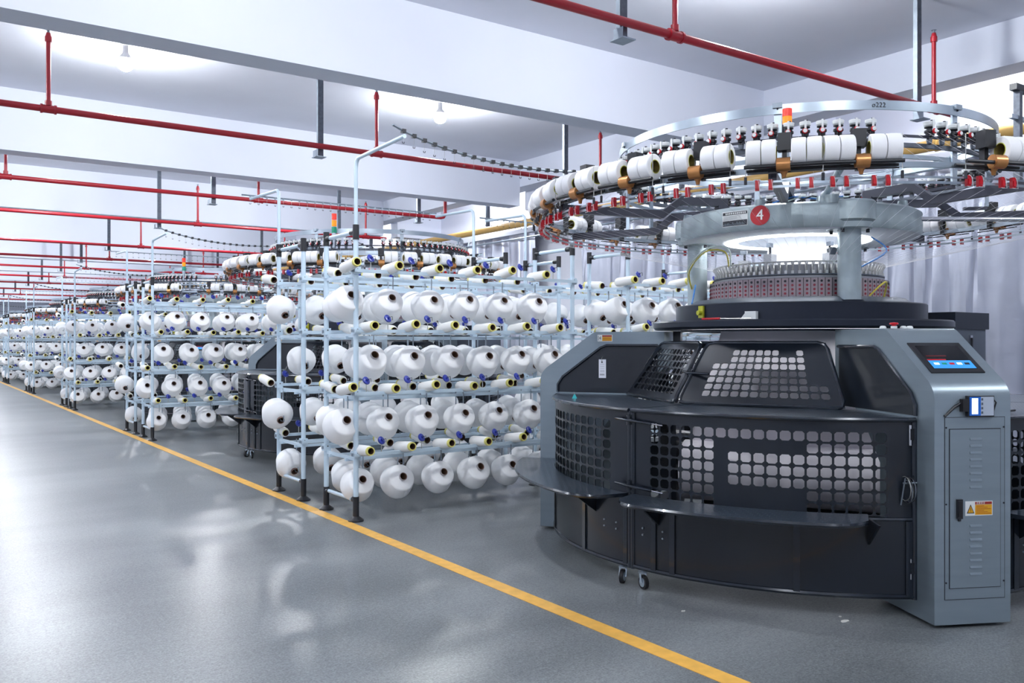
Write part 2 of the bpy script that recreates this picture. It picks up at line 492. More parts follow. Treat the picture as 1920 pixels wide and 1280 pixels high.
# ------------------------------------------------------------------ creel racks
RAILZ = (2.092, 1.589, 1.066, .556)
ROWX = (-.08, .12, -.13, .02)      # first cone of each row, measured from the aisle posts
CP = .387; RL = 2.32
BOBX = (-.08, .08, -.11, .04); DISCX = (.12, .28, .08, .22); BOBZ = (.02, .022, .026, .03)
cone_m = MB()
cone_m.lathe([(.036, .0, 'cone_yarn'), (.06, .0, 'cone_yarn'), (.085, .008, 'cone_yarn'), (.128, .05, 'cone_yarn'), (.146, .075, 'cone_yarn'), (.151, .10, 'cone_yarn'),
              (.146, .125, 'cone_yarn'), (.122, .215, 'cone_yarn'), (.117, .224, 'cone_yarn'), (.108, .230, 'cone_yarn'), (.07, .237, 'cone_yarn'), (.034, .240, 'cone_yarn')], 36)
tube_m = MB()
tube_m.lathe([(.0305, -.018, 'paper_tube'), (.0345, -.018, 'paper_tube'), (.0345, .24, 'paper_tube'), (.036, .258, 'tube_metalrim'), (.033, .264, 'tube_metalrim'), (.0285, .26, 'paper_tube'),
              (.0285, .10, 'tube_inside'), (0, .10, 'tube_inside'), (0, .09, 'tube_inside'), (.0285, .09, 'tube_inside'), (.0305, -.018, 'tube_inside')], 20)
bob_m = MB()
bob_m.lathe([(.030, .0, 'bobbin_yarn'), (.044, .004, 'bobbin_yarn'), (.047, .02, 'bobbin_yarn'), (.044, .225, 'bobbin_yarn'), (.036, .245, 'bobbin_yarn')], 20)
btube_m = MB()
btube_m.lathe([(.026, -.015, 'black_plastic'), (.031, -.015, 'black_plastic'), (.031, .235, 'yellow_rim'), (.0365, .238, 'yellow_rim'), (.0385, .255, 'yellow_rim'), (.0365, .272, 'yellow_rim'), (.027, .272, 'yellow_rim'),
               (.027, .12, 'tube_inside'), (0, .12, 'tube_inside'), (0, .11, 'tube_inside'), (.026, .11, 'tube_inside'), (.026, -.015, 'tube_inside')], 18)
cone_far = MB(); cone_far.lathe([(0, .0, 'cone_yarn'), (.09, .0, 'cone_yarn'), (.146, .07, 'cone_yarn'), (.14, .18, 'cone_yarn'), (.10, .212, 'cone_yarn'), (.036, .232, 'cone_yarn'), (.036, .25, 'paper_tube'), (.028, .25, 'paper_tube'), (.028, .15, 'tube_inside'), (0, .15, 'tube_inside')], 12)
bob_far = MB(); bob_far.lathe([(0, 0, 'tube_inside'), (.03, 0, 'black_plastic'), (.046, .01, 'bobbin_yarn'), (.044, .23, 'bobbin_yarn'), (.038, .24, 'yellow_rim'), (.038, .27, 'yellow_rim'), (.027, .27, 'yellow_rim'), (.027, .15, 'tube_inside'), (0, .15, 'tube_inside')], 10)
foot_m = MB(); foot_m.lathe([(0, 0, 'black_plastic'), (.066, 0, 'black_plastic'), (.066, .012, 'black_plastic'), (.045, .028, 'black_plastic'), (.026, .042, 'black_plastic'), (.0265, .205, 'black_plastic'), (0, .205, 'black_plastic')], 18)
post_m = MB(); post_m.cyl((0,0,.19), (0,0,2.37), .022, 'rack_paint', 12)
conn_m = MB(); conn_m.cyl((0,0,2.35), (0,0,2.475), .027, 'black_plastic', 12)
clamp_m = MB()
clamp_m.box(-.03, .03, -.034, .034, -.03, .03, 'rack_paint'); clamp_m.box(-.04, -.03, -.012, .012, -.012, .012, 'zinc'); clamp_m.cyl((0,-.036,.012),(0,-.032,.012), .006, 'black_plastic', 8)
disc_m = MB()
disc_m.cyl((0,0,0), (0,0,.07), .004, 'wire', 6)
disc_m.lathe([(0,-.012,'blue_plastic'),(.032,-.012,'blue_plastic'),(.036,-.006,'blue_plastic'),(.036,.004,'blue_plastic'),(.012,.008,'blue_plastic'),(.012,.018,'blue_plastic'),(0,.018,'blue_plastic')], 18,
             frame=Matrix.Translation((0,0,.095)) @ Matrix.Rotation(radians(58), 4, 'X') @ Matrix.Rotation(radians(20), 4, 'Y'))
disc_m.tube([(.0,-.018,.105),(.028,-.028,.11),(.03,-.026,.08)], .003, 'black_plastic', 5)

def rack_model(W, near, sagged):
    """y=0 is the machine side with tall poles, y=W the inner side. near=+1: -y is towards the camera."""
    M = Model(); f = near
    def Y(y): return y * f
    for px in (0, RL):
        for y in (0, W):
            p = M.add('post', post_m, (px, Y(y), 0)); M.add('foot', foot_m, parent=p); M.add('connector', conn_m, parent=p)
        c = MB(); c.cyl((px, Y(.04), 2.415), (px, Y(W-.04), 2.415), .019, 'rack_paint', 10)
        c.cyl((px, Y(.02), 2.415), (px, Y(.09), 2.415), .024, 'black_plastic', 10); c.cyl((px, Y(W-.09), 2.415), (px, Y(W-.02), 2.415), .024, 'black_plastic', 10)
        M.add('crossbar', c)
        c = MB(); c.cyl((px, Y(.04), .175), (px, Y(W-.04), .175), .017, 'rack_paint', 10)
        c.cyl((px, Y(.02), .175), (px, Y(.06), .175), .022, 'black_plastic', 10); c.cyl((px, Y(W-.06), .175), (px, Y(W-.02), .175), .022, 'black_plastic', 10)
        M.add('crossbar', c)
        for z in RAILZ:
            c = MB(); c.box(px-.008, px+.008, min(Y(.02), Y(W-.02)), max(Y(.02), Y(W-.02)), z-.055, z-.025, 'rack_paint')
            M.add('end_rail', c)
            for y in (0, W): M.add('clamp', clamp_m, (px, Y(y), z))
    for z in RAILZ:
        for y, o in ((0, -.032), (W, .032)):
            c = MB(); yy = Y(y + o)
            c.box(-.03, RL+.03, yy-.012, yy+.012, z-.016, z+.012, 'rack_paint')
            M.add('rail', c)
            c = MB(); yy = Y(y - o * 4.4)
            c.box(-.03, RL+.03, yy-.003, yy+.02, z-.07, z-.045, 'rack_paint')
            M.add('rail', c)
    # pegs and tension discs
    spots = cone_spots(W, near)
    for (x, y, z, s, row, i, side) in spots:
        if x < 0: xr = x + .06
        else: xr = x + .05
        ax = Vector((0, s * cos(radians(28)), sin(radians(28))))
        B = Vector((x, y, z)); yr = Y(0) if side == 'outer' else Y(W)
        zr = RAILZ[row]
        if side == 'outer': yr = Y(.14)
        else: yr = Y(W - .15)
        c = MB(); c.tube([(xr, yr, zr - .03), (xr, yr, zr - .16), tuple(B - ax * .07 + Vector((.012, 0, .02))), tuple(B - ax * .02), tuple(B + ax * .07)], .0055, 'zinc', 6)
        M.add('peg', c)
    for row, z in enumerate(RAILZ):
        for i in range(6):
            x = DISCX[row] + CP * i
            if x > RL + .02: continue
            M.add('tension_disc', disc_m, (x, Y(-.032), z + .012))
    # tall poles bending towards the machine, with guide bar
    zt = 3.03
    for px in (0, RL):
        c = MB()
        c.tube([(px, 0, 2.47), (px, 0, zt-.09), (px, Y(-.015), zt-.03), (px, Y(-.05), zt-.005), (px, Y(-.86), zt+.02)], .0165, 'rack_paint', 10)
        M.add('guide_pole', c)
    path = []
    for i in range(27):
        t = i / 26; x = -.10 + (RL+.1) * t
        if sagged: z = zt + .05 + (.03 * (1 - t)**8 - .13 * sin(pi * min(1, t * 1.0)) ** .8 - .02 * t) + .01
        else: z = zt + .055
        y = -.86 + (.05 * sin(pi * t) if sagged else 0)
        path.append((x, Y(y), z))
    c = MB(); c.tube(path, .009, 'zinc', 6)
    g = M.add('guide_bar', c)
    if sagged:
        e = MB()
        e.box(-.016, .016, -.016, .016, -.014, .014, 'black_plastic')
    else:
        e = MB(); e.box(-.008, .008, -.008, .008, -.02, .004, 'zinc')
    e.tube([(0,0,-.015),(0,0,-.075)], .0012, 'wire', 4)
    e.tube([(-.008,0,-.08),(-.006,0,-.093),(.006,0,-.093),(.008,0,-.08)], .003, 'ink', 5)
    for i in range(1, 26): M.add('yarn_eye', e, path[i], parent=g)
    return M

def cone_spots(W, near):
    out = []
    for row, z in enumerate(RAILZ):
        for i in range(6):
            x = ROWX[row] + CP * i + .06
            out.append((x, .235 * near, z - .332, -near, row, i, 'outer'))
            if near > 0: out.append((x + .12, (W - .12) * near, z - .332, near, row, i, 'inner'))
    return out
def bob_spots(W, near):
    out = []
    for row, z in enumerate(RAILZ):
        for i in range(6):
            x = BOBX[row] + CP * i
            out.append((x, .07 * near, z + BOBZ[row], -near, row, i, 'outer'))
            if near > 0: out.append((x + .12, (W - .16) * near, z + BOBZ[row] - .01, near, row, i, 'inner'))
    return out
W1, W2 = .619, .653
rackN = rack_model(W1, 1, True)
rackF = rack_model(W2, -1, False)
rackN_far = rackN.merge(); rackF_far = rackF.merge()
PITCH = 7.2
GX = (3.11, 6.17)
ROWNAME = ('top', 'second', 'third', 'bottom')
RACKNAME = {(0,0,0): 'nearest rack', (0,0,1): 'second-nearest rack', (0,1,0): 'front rack behind numbered machine', (0,1,1): 'rear rack behind numbered machine',
            (1,0,0): 'front aisle rack past second machine', (1,0,1): 'rear aisle rack past second machine', (1,1,0): 'front wall-side rack past second machine', (1,1,1): 'rear wall-side rack past second machine'}
cstuff = MB(); bstuff = MB()
NG = 8
for g in range(NG):
    for bx in (0, 1):
        for k in (0, 1):
            y0 = (6.706 if k == 0 else 8.518) + PITCH * g
            near = 1 if k == 0 else -1; W = W1 if k == 0 else W2
            loc = (GX[bx], y0, 0)
            nm = RACKNAME.get((g, bx, k))
            full = g < 2
            if full:
                (rackN if k == 0 else rackF).make('creel_rack', loc, 'pale blue steel yarn creel, the ' + nm, 'yarn rack', 'pale blue yarn creels')
            else:
                put('creel_rack', rackN_far if k == 0 else rackF_far, loc=loc, cat='yarn rack', group='pale blue yarn creels',
                    label='distant pale blue yarn creel past %s machine, %s %s side' % (ORD[g], ('front', 'rear')[k], ('aisle', 'wall')[bx]))
            for (x, y, z, s, row, i, side) in cone_spots(W, near):
                jx = random.uniform(-.012, .012); tilt = radians(62 + random.uniform(-3, 3)) * (1 if s < 0 else -1)
                sc = random.uniform(.95, 1.03)
                P = (loc[0]+x+jx, loc[1]+y, z)
                if full:
                    if g == 1 and bx == 1 and k == 1: pass
                    lab = 'white cone, %s row, %s from aisle%s, %s' % (ROWNAME[row], ORD[i], ', %s side' % side if k == 0 else '', nm)
                    o = put('yarn_cone', None, loc=P, rot=(tilt, 0, random.uniform(-.05, .05)), label=lab, cat='yarn cone', group='white yarn cones on the creels')
                    o.scale = (sc, sc, sc)
                    put('yarn', cone_m, o); put('tube', tube_m, o)
                else:
                    cstuff.append(cone_far, Matrix.Translation(P) @ Matrix.Rotation(tilt, 4, 'X'))
            for (x, y, z, s, row, i, side) in bob_spots(W, near):
                tilt = radians(84 + random.uniform(-3, 3)) * (1 if s < 0 else -1)
                P = (loc[0]+x, loc[1]+y, z)
                if full:
                    lab = 'slim white bobbin, %s rail, %s from aisle%s, %s' % (ROWNAME[row], ORD[i], ', %s side' % side if k == 0 else '', nm)
                    o = put('yarn_bobbin', None, loc=P, rot=(tilt, 0, 0), label=lab, cat='bobbin', group='slim white bobbins on the rails')
                    put('yarn', bob_m, o); put('tube', btube_m, o)
                else:
                    bstuff.append(bob_far, Matrix.Translation(P) @ Matrix.Rotation(tilt, 4, 'X'))
put('yarn_cone', cstuff, label='mass of distant white yarn cones on the far creels', cat='yarn cones', kind='stuff')
put('yarn_bobbin', bstuff, label='mass of distant slim bobbins on the rails of the far creels', cat='bobbins', kind='stuff')

# ------------------------------------------------------------------ knitting machine (local: centre on the floor)
CX, CY = 5.47, 4.10
LEG = (243.6, 123.6, 3.6)
def radial(deg):
    a = radians(deg); c, s = cos(a), sin(a)
    return lambda p: (p[0]*c - p[1]*s, p[0]*s + p[1]*c, p[2])      # (rho, tau, z)
def pol(r, deg, z): a = radians(deg); return (r*cos(a), r*sin(a), z)

# world angles of the roll holders, clockwise from the one left of the gap in the ring
SLOTS = [226.5, 214.9] + [200.9 - 13.6*i for i in range(23)] + [247.9 - 360]
def machine_model():
    M = Model()
    # --- bed: dark plates, ground plate
    m = MB()
    m.lathe([(.5,1.585,'dark_plate'),(1.04,1.585,'dark_plate'),(1.055,1.60,'dark_plate'),(1.055,1.635,'dark_plate'),(1.045,1.645,'dark_plate'),(.5,1.645,'dark_plate')], 72)
    M.add('lower_plate', m)
    m = MB()
    m.lathe([(.5,1.645,'dark_plate'),(.885,1.645,'dark_plate'),(.885,1.755,'dark_plate'),(.877,1.762,'dark_plate'),(.5,1.762,'dark_plate')], 72)
    M.add('upper_plate', m)
    m = MB()
    m.lathe([(.5,1.762,'cabinet_dark'),(.80,1.762,'cabinet_dark'),(.745,1.80,'cabinet_dark'),(.5,1.80,'cabinet_dark')], 64)
    M.add('bed_ring', m)
    # --- cam boxes
    box = MB(); NB = 84; w = .626 * 2 * pi / NB
    box.T = None
    box.box(-.05, 0, -w/2+.0015, w/2-.0015, 0, .125, 'cam_pink')
    box.box(-.05, .001, -w/2, -w/2+.0015, 0, .125, 'black_plastic')
    for q in range(4): box.cyl((0,0,.02+.028*q), (.003,0,.02+.028*q), .0085, 'cam_red' if q != 3 else 'ink', 8)
    box.box(-.01, .025, -w/2+.003, w/2-.003, -.012, 0, 'cam_grey')
    for i in range(NB):
        a = 2*pi*i/NB
        M.add('cam_box', box, (.632*cos(a), .632*sin(a), 1.806), a)
    m = MB()
    m.lathe([(.50,1.80,'dark_plate'),(.575,1.80,'dark_plate'),(.575,1.935,'cam_grey'),(.60,1.935,'cam_grey'),(.60,1.95,'cam_grey'),(.45,1.95,'cam_grey')], 64)
    M.add('cylinder', m)
    # --- yarn fingers crown
    m = MB(); NF = 84
    m.lathe([(.50,1.95,'cabinet_dark'),(.595,1.95,'cabinet_dark'),(.605,1.955,'cabinet_dark'),(.605,1.963,'cabinet_dark'),(.50,1.963,'cabinet_dark')], 64)
    for i in range(NF):
        m.T = radial(360*i/NF)
        m.box(.575, .60, -.009, .009, 1.963, 1.985, 'finger_metal'); m.box(.56, .575, -.006, .006, 1.963, 2.03, 'finger_metal')
        m.cyl((.578,0,1.985), (.60,0,2.03), .006, 'finger_metal', 6); m.cyl((.60,0,2.028), (.60,0,2.042), .011, 'finger_metal', 6)
    m.T = None; m.arc(.545, .556, 1.963, 2.03, 0, 360, 'cam_grey', 64); m.ringtube(.60, 2.045, .006, 'finger_metal', n=64, k=6)
    M.add('yarn_finger_crown', m)
    # --- centre drum, lamp, small brackets
    m = MB()
    m.lathe([(0,1.99,'drum_white'),(.34,1.99,'drum_white'),(.34,2.03,'drum_white'),(.22,2.06,'drum_white'),(.20,2.29,'drum_white'),(0,2.29,'drum_white')], 40)
    M.add('dial_hub', m)
    for a in (190, 250, 310, 40, 110):
        m = MB(); m.T = radial(a)
        m.box(.36, .44, -.03, .03, 2.03, 2.12, 'cam_grey'); m.cyl((.40,0,2.12),(.40,0,2.2), .009, 'ink', 8); m.box(.38,.43,-.012,.012,2.17,2.2,'cabinet_dark')
        m.box(.34, .5, -.015, .015, 2.0, 2.04, 'zinc')
        M.add('dial_bracket', m)
    # --- top ring with lobes
    m = MB()
    pf = [(.50,2.40),(.52,2.415),(.83,2.415),(.85,2.40),(.852,2.33),(.85,2.262),(.838,2.245)]
    m.lathe([(r,z,'cast_grey') for r, z in pf], 84)
    for a in LEG:
        m.T = radial(a)
        fr = Matrix.Translation((.735, 0, 0))
        m.lathe([(.0,2.425,'cast_grey'),(.155,2.425,'cast_grey'),(.168,2.41,'cast_grey'),(.168,2.295,'cast_grey'),(.150,2.28,'cast_grey'),(.146,2.245,'cast_grey'),(.138,2.238,'cast_grey'),(0,2.238,'cast_grey')], 30, frame=fr)
        for da in (-50, 50, 130, 230):
            p = Vector((.735+.115*cos(radians(da)), .115*sin(radians(da)), 0)); m.cyl((p.x,p.y,2.215),(p.x,p.y,2.2375), .013, 'ink', 6)
    m.T = None
    M.add('top_ring', m)
    m = MB()
    m.lathe([(.838,2.246,'white_lining'),(.82,2.238,'white_lining'),(.62,2.25,'white_lining'),(.60,2.243,'white_lining'),(.42,2.243,'white_lining'),(.42,2.38,'white_lining'),(0,2.38,'white_lining')], 84)
    M.add('ring_lining', m)
    m = MB(); m.lathe([(.44,2.2425,'led'),(.52,2.2425,'led'),(.52,2.235,'led'),(.44,2.235,'led'),(.44,2.2425,'led')], 48)
    M.add('ring_lamp', m)
    m = MB(); m.arc(.79, .835, 1.580, 1.5845, 0, 360, 'led', 48); m.arc(.838, .85, 1.569, 1.5845, 0, 360, 'dark_plate', 48); m.arc(.775, .785, 1.569, 1.5845, 0, 360, 'dark_plate', 48); M.add('underside_lamp', m, label='shielded white light strip under the bed plate')
    for a in LEG:
        m = MB(); m.T = radial(a)
        m.cyl((.735,0,1.762),(.735,0,2.24), .075, 'cast_grey', 28)
        m.cyl((.735,0,1.7622),(.735,0,1.775), .092, 'dark_plate', 20)
        m.box(.67,.69,-.11,-.07,2.08,2.13,'cabinet_dark')
        M.add('column', m)
    for a in (200, 228, 275, 330, 20, 80, 140):       # bosses on the ring top
        m = MB(); m.T = radial(a); m.cyl((.80,0,2.405),(.80,0,2.45), .04, 'cast_grey', 14, r1=.03)
        M.add('ring_boss', m)
    # --- arms that carry the roll ring
    for a in (163, 213, 264, 313, 3, 63, 113):
        m = MB(); m.T = radial(a)
        P = [(.60,2.50),(.98,2.50),(1.12,2.395),(1.88,2.40)]
        pl = [(x, z+.028) for x, z in P] + [(x, z-.028) for x, z in P[::-1]]
        m.prism(pl, -.022, .022, 'arm_grey', lambda p, q, w: (p, w, q))
        m.box(.60,.68,-.03,.03,2.41,2.48,'arm_grey'); m.box(1.84,1.88,-.015,.015,2.42,2.46,'zinc')
        M.add('arm', m)
    m = MB(); m.tube([pol(.84,292,2.35), (1.75,-1.75,2.345)], .017, 'chrome', 12)
    M.add('handle_tube', m, label='long chrome tube')
    m = MB(); m.cyl((-.30,-.40,2.42), (-.62,-.80,2.60), .022, 'cast_grey', 10); m.cyl((-.50,-.64,2.40),(-.50,-.64,2.455),.05,'cast_grey',14)
    M.add('ring_lever', m)
    # --- rings
    m = MB(); m.arc(1.86, 1.875, 2.425, 2.455, 0, 360, 'zinc_bright', 96); M.add('roll_ring', m)
    m = MB(); m.arc(1.885, 1.895, 2.335, 2.348, 0, 360, 'zinc_bright', 96); m.arc(1.885, 1.895, 2.365, 2.375, 0, 360, 'zinc_bright', 96)
    M.add('sensor_ring', m)
    m = MB(); m.arc(1.30, 1.325, 2.66, 2.685, 0, 360, 'dark_strut', 96); m.arc(1.27, 1.285, 2.60, 2.625, 0, 360, 'zinc_bright', 96)
    m.arc(1.34, 1.355, 2.712, 2.726, 0, 360, 'arm_grey', 96)
    M.add('feeder_ring', m)
    m = MB(); m.arc(1.308, 1.316, 2.88, 2.935, 0, 360, 'zinc_bright', 96)
    m.arc(1.298, 1.308, 2.93, 2.938, 0, 360, 'zinc_bright', 96)
    M.add('hoop', m)
    for a in (212, 262, 312, 2, 52, 102, 152):
        m = MB(); m.T = radial(a)
        m.box(1.286, 1.30, -.022, .022, 2.46, 2.92, 'zinc_bright'); m.box(1.28,1.33,-.028,.028,2.915,2.945,'zinc'); m.box(1.14,1.29,-.02,.02,2.44,2.46,'arm_grey')
        m.cyl((1.316,0,2.91),(1.322,0,2.91),.006,'ink',6)
        M.add('hoop_post', m)
    # --- positive feeders
    fd = MB()
    fd.box(-.05, .03, -.012, .012, -.002, .012, 'black_plastic')
    fd.lathe([(0,.0,'black_plastic'),(.02,.0,'black_plastic'),(.022,.018,'ink'),(.029,.022,'ink'),(.029,.034,'black_plastic'),(.016,.038,'black_plastic'),(.016,.046,'ink'),(.028,.05,'ink'),(.0285,.056,'black_plastic'),(.018,.060,'wheel_white'),
              (.0315,.064,'wheel_white'),(.0325,.076,'wheel_white'),(.0335,.082,'wheel_white'),(.032,.085,'wheel_white'),(0,.085,'wheel_white')], 14)
    fd.cyl((.012,.006,.085),(.012,.006,.095), .008, 'ink', 6)
    fd.box(.034,.038,-.006,.006,.02,.09,'wheel_white')
    fd.lathe([(0,0,'red_plastic'),(.012,.002,'red_plastic'),(.017,.012,'red_plastic'),(.012,.022,'red_plastic'),(0,.024,'wheel_white')], 10, frame=Matrix.Translation((.036,-.002,.022)) @ Matrix.Rotation(pi/2,4,'Y'))
    fd.lathe([(0,-.05,'black_plastic'),(.014,-.045,'black_plastic'),(.018,-.02,'cabinet_dark'),(.012,0,'black_plastic')], 10)
    for k in range(90):
        al = -6 + 4*k; a = 216.87 + al
        if 20.5 < (al % 360) < 33: continue
        M.add('yarn_feeder', fd, pol(1.345, a, 2.725), radians(a))
    # --- roll holders
    hd = MB()
    hd.box(-.09, -.02, -.034, .034, .02, .115, 'black_plastic')
    hd.cyl((.045,-.205,-.075),(.045,.205,-.075), .0105, 'black_plastic', 10)
    hd.cyl((-.045,-.20,-.078),(-.045,.20,-.078), .0085, 'black_plastic', 8)
    hd.box(-.09,-.05,-.012,.012,-.10,.03,'black_plastic')
    hd.cyl((.03,-.036,-.068),(.03,.034,-.068), .037, 'bronze', 18)
    hd.cyl((.03,-.038,-.068),(.03,-.036,-.068), .030, 'bronze', 18)
    hd.lathe([(0,-.135,'bronze'),(.010,-.133,'bronze'),(.013,-.115,'bronze'),(.024,-.10,'bronze'),(.024,-.08,'bronze'),(0,-.07,'bronze')], 12)
    hd.box(.0,.004,-.19,.19,-.108,-.1,'black_plastic')
    for t in (-.198, .198):
        hd.cyl((.03,t,-.15),(.03,t,.07), .0022, 'wire', 5); hd.cyl((.03,t,-.165),(.03,t,-.125), .008, 'ink', 8)
    for a in SLOTS:
        M.add('roll_holder', hd, pol(1.925, a, 2.515), radians(a))
    sn = MB()
    sn.box(-.012,.010,-.011,.011,-.028,.028,'red_plastic'); sn.box(.010,.016,-.008,.008,-.02,.008,'red_plastic')
    sn.tube([(.012,-.014,-.030),(.02,-.014,-.034),(.02,.014,-.034),(.02,.008,.012),(.01,.004,.03)], .0013, 'wheel_white', 4)
    cnt = 0
    for k, a in enumerate(SLOTS):
        for t in (-.14, -.07, .07, .14):
            if 12 <= k <= 15: continue
            T = radial(a); p = T((1.905, t, 2.35))
            M.add('yarn_sensor', sn, p, radians(a)); cnt += 1
    m = MB()
    for k in range(12, 16):
        for t in (-.14, -.07, .07, .14):
            a = SLOTS[k]; T = radial(a); m.append(sn, Matrix.Translation(T((1.905, t, 2.35))) @ Matrix.Rotation(radians(a), 4, 'Z'))
    M.add('yarn_sensor', m, kind='stuff')
    # beacon on the feeder ring
    m = MB(); p = Vector(pol(1.335, 214.5, 0))
    m.cyl((p.x,p.y,2.60),(p.x,p.y,2.72), .012, 'zinc', 8)
    m.cyl((p.x,p.y,2.72),(p.x,p.y,2.805), .03, 'black_plastic', 16)
    bb = M.add('beacon', m)
    m = MB(); m.cyl((p.x,p.y,2.806),(p.x,p.y,2.853), .028, 'beacon_orange', 16); M.add('orange_lens', m, parent=bb, label='orange beacon lens')
    m = MB(); m.cyl((p.x,p.y,2.855),(p.x,p.y,2.90), .028, 'beacon_red', 16); M.add('red_lens', m, parent=bb, label='red beacon lens')
    # threads from the sensors to the crown
    m = MB()
    for i in range(110):
        a = 360*i/110 + 1.3
        m.tube([pol(1.905, a, 2.31), pol(.605, a + 7, 2.04)], .0006, 'thread', 3, caps=False)
    M.add('yarn_threads', m, kind='stuff')
    m = MB()
    for i in range(86):
        a = 216.87 + 4*i
        m.tube([pol(1.90, a+3, 2.37), pol(1.38, a, 2.74)], .0006, 'thread', 3, caps=False)
    M.add('upper_threads', m, kind='stuff')
    # hoses
    hs = (('hose_white', [pol(.60,168,2.04), pol(.66,172,2.16), pol(.74,160,2.17), pol(.80,140,2.05), pol(.78,127,1.92)]),
          ('hose_yellow', [pol(.60,166,2.03), pol(.67,170,2.14), pol(.74,158,2.15), pol(.79,140,2.03), pol(.77,128,1.9)]),
          ('hose_blue', [pol(.72,258,2.2), pol(.80,262,2.1), pol(.70,250,1.98), pol(.62,252,1.9)]),
          ('hose_yellow', [pol(.79,252,1.80), pol(.83,256,1.87), pol(.80,262,1.89), pol(.72,268,1.80)]),
          ('hose_blue', [pol(.80,150,1.78), pol(.76,140,1.84), pol(.74,134,1.93)]))
    for hn, P in hs:
        pts = []
        for i in range(len(P)-1):
            for t in (0, .2, .4, .6, .8):
                p0 = Vector(P[max(i-1,0)]); p1 = Vector(P[i]); p2 = Vector(P[i+1]); p3 = Vector(P[min(i+2,len(P)-1)])
                pts.append(.5*((2*p1)+(p2-p0)*t+(2*p0-5*p1+4*p2-p3)*t*t+(3*p1-p0-3*p2+p3)*t**3))
        pts.append(Vector(P[-1]))
        m = MB(); m.tube(pts, .006, hn, 6); M.add('hose', m)
    for i in range(3):
        m = MB(); m.tube([pol(.75,205+i*6,2.43), pol(.70,215+i*5,2.47), pol(.72,228+i*3,2.445), pol(.74,240+i*3,2.46)], .005, ('hose_blue','hose_white','ink')[i], 5); M.add('cable', m)
    # --- legs: grey cabinets
    prof = [(1.95,.02),(1.95,1.20),(1.942,1.235),(1.925,1.262),(1.90,1.29),(1.52,1.562),(1.49,1.575),(.95,1.575),(.95,1.30),(1.30,1.0),(1.45,.8),(1.45,.02)]
    for li, a in enumerate(LEG[:2]):
        R = radial(a); fn = lambda p, q, w: R((p, w, q))
        m = MB(); m.prism(prof, -.219, .219, 'cabinet_grey', fn)
        body = M.add('leg_cabinet', m)
        # dark recessed side panels with a raised rim
        rec = [(1.80,1.10),(1.80,1.16),(1.76,1.22),(1.45,1.45),(1.40,1.47),(1.0,1.47),(1.0,1.10)]
        for sg in (-1, 1):
            m = MB(); m.prism(rec, sg*.2195, sg*.222, 'dark_panel', fn)
            pts = [R((p, sg*.228, q)) for p, q in rec[:-1]]
            m.tube(pts, .011, 'dark_gloss', 8)
            M.add('side_panel', m, parent=body, label='dark recessed side panel')
        # door
        m = MB()
        X0 = 1.9505
        def rect(y0, y1, z0, z1, d, mt): m.box(X0, X0+d, y0, y1, z0, z1, mt)
        m.T = R
        rect(-.163, .185, .150, 1.105, .0015, 'ink'); rect(-.160, .182, .153, 1.102, .002, 'cabinet_grey')
        for yy in (-.155, .177):
            for zz in (.24, .65, 1.05): m.cyl((X0+.002, yy, zz), (X0+.004, yy, zz), .005, 'ink', 8)
        M.add('access_plate', m, parent=body)
        m = MB(); m.T = R; X0 = 1.9525
        m.box(X0, X0+.002, -.1385, .1585, .209, 1.044, 'ink'); m.box(X0, X0+.004, -.135, .155, .2125, 1.040, 'cabinet_grey')
        dr = M.add('door', m, parent=body)
        for z in [.99-.036*i for i in range(8)] + [.535-.036*i for i in range(8)]:
            q = MB(); q.T = R
            q.prism([(0,-.006),(.0045,-.005),(.002,.006),(0,.006)], -.022, .046, 'cabinet_grey', lambda p, s, w, z=z: (X0+.004+p, w, z+s))
            M.add('louver', q, parent=None) if False else M.add('louver', q)
        m = MB(); m.T = R
        m.box(X0+.004, X0+.014, -.10, -.068, .575, .676, 'black_plastic'); m.box(X0+.014, X0+.018, -.094, -.074, .585, .665, 'rubber'); m.box(X0+.004,X0+.012,-.09,-.078,.562,.575,'black_plastic')
        M.add('door_handle', m)
        # warning sticker
        m = MB(); m.T = R
        xs = X0 + .0042
        m.box(xs, xs+.0006, -.048, .109, .588, .664, 'sticker_white')
        m.prism([(-.040,.600),(.004,.600),(-.018,.648)], 0, .0005, 'ink', lambda p, q, w: (xs+.0006+w, p, q))
        m.prism([(-.034,.604),(-.002,.604),(-.018,.640)], 0, .0005, 'sticker_yellow', lambda p, q, w: (xs+.0012+w, p, q))
        m.box(xs+.0018, xs+.0022, -.0195, -.0165, .614, .630, 'ink'); m.box(xs+.0018, xs+.0022, -.0195, -.0165, .608, .611, 'ink')
        m.box(xs+.0006, xs+.001, .008, .105, .592, .645, 'sticker_yellow'); m.box(xs+.0006, xs+.001, .008, .105, .646, .660, 'sticker_red')
        text_into(m, '\u6ce8\u610f\u5b89\u5168', .013, lambda x, y, w: (xs+.0012+w, .04+x, .653+y), 'sticker_white', .0001)
        for i in range(6): m.box(xs+.001, xs+.0012, .014, .100 - .02*(i % 3), .598+.0078*i, .6003+.0078*i, 'sticker_red')
        M.add('warning_sticker', m, label='yellow and white warning sticker')
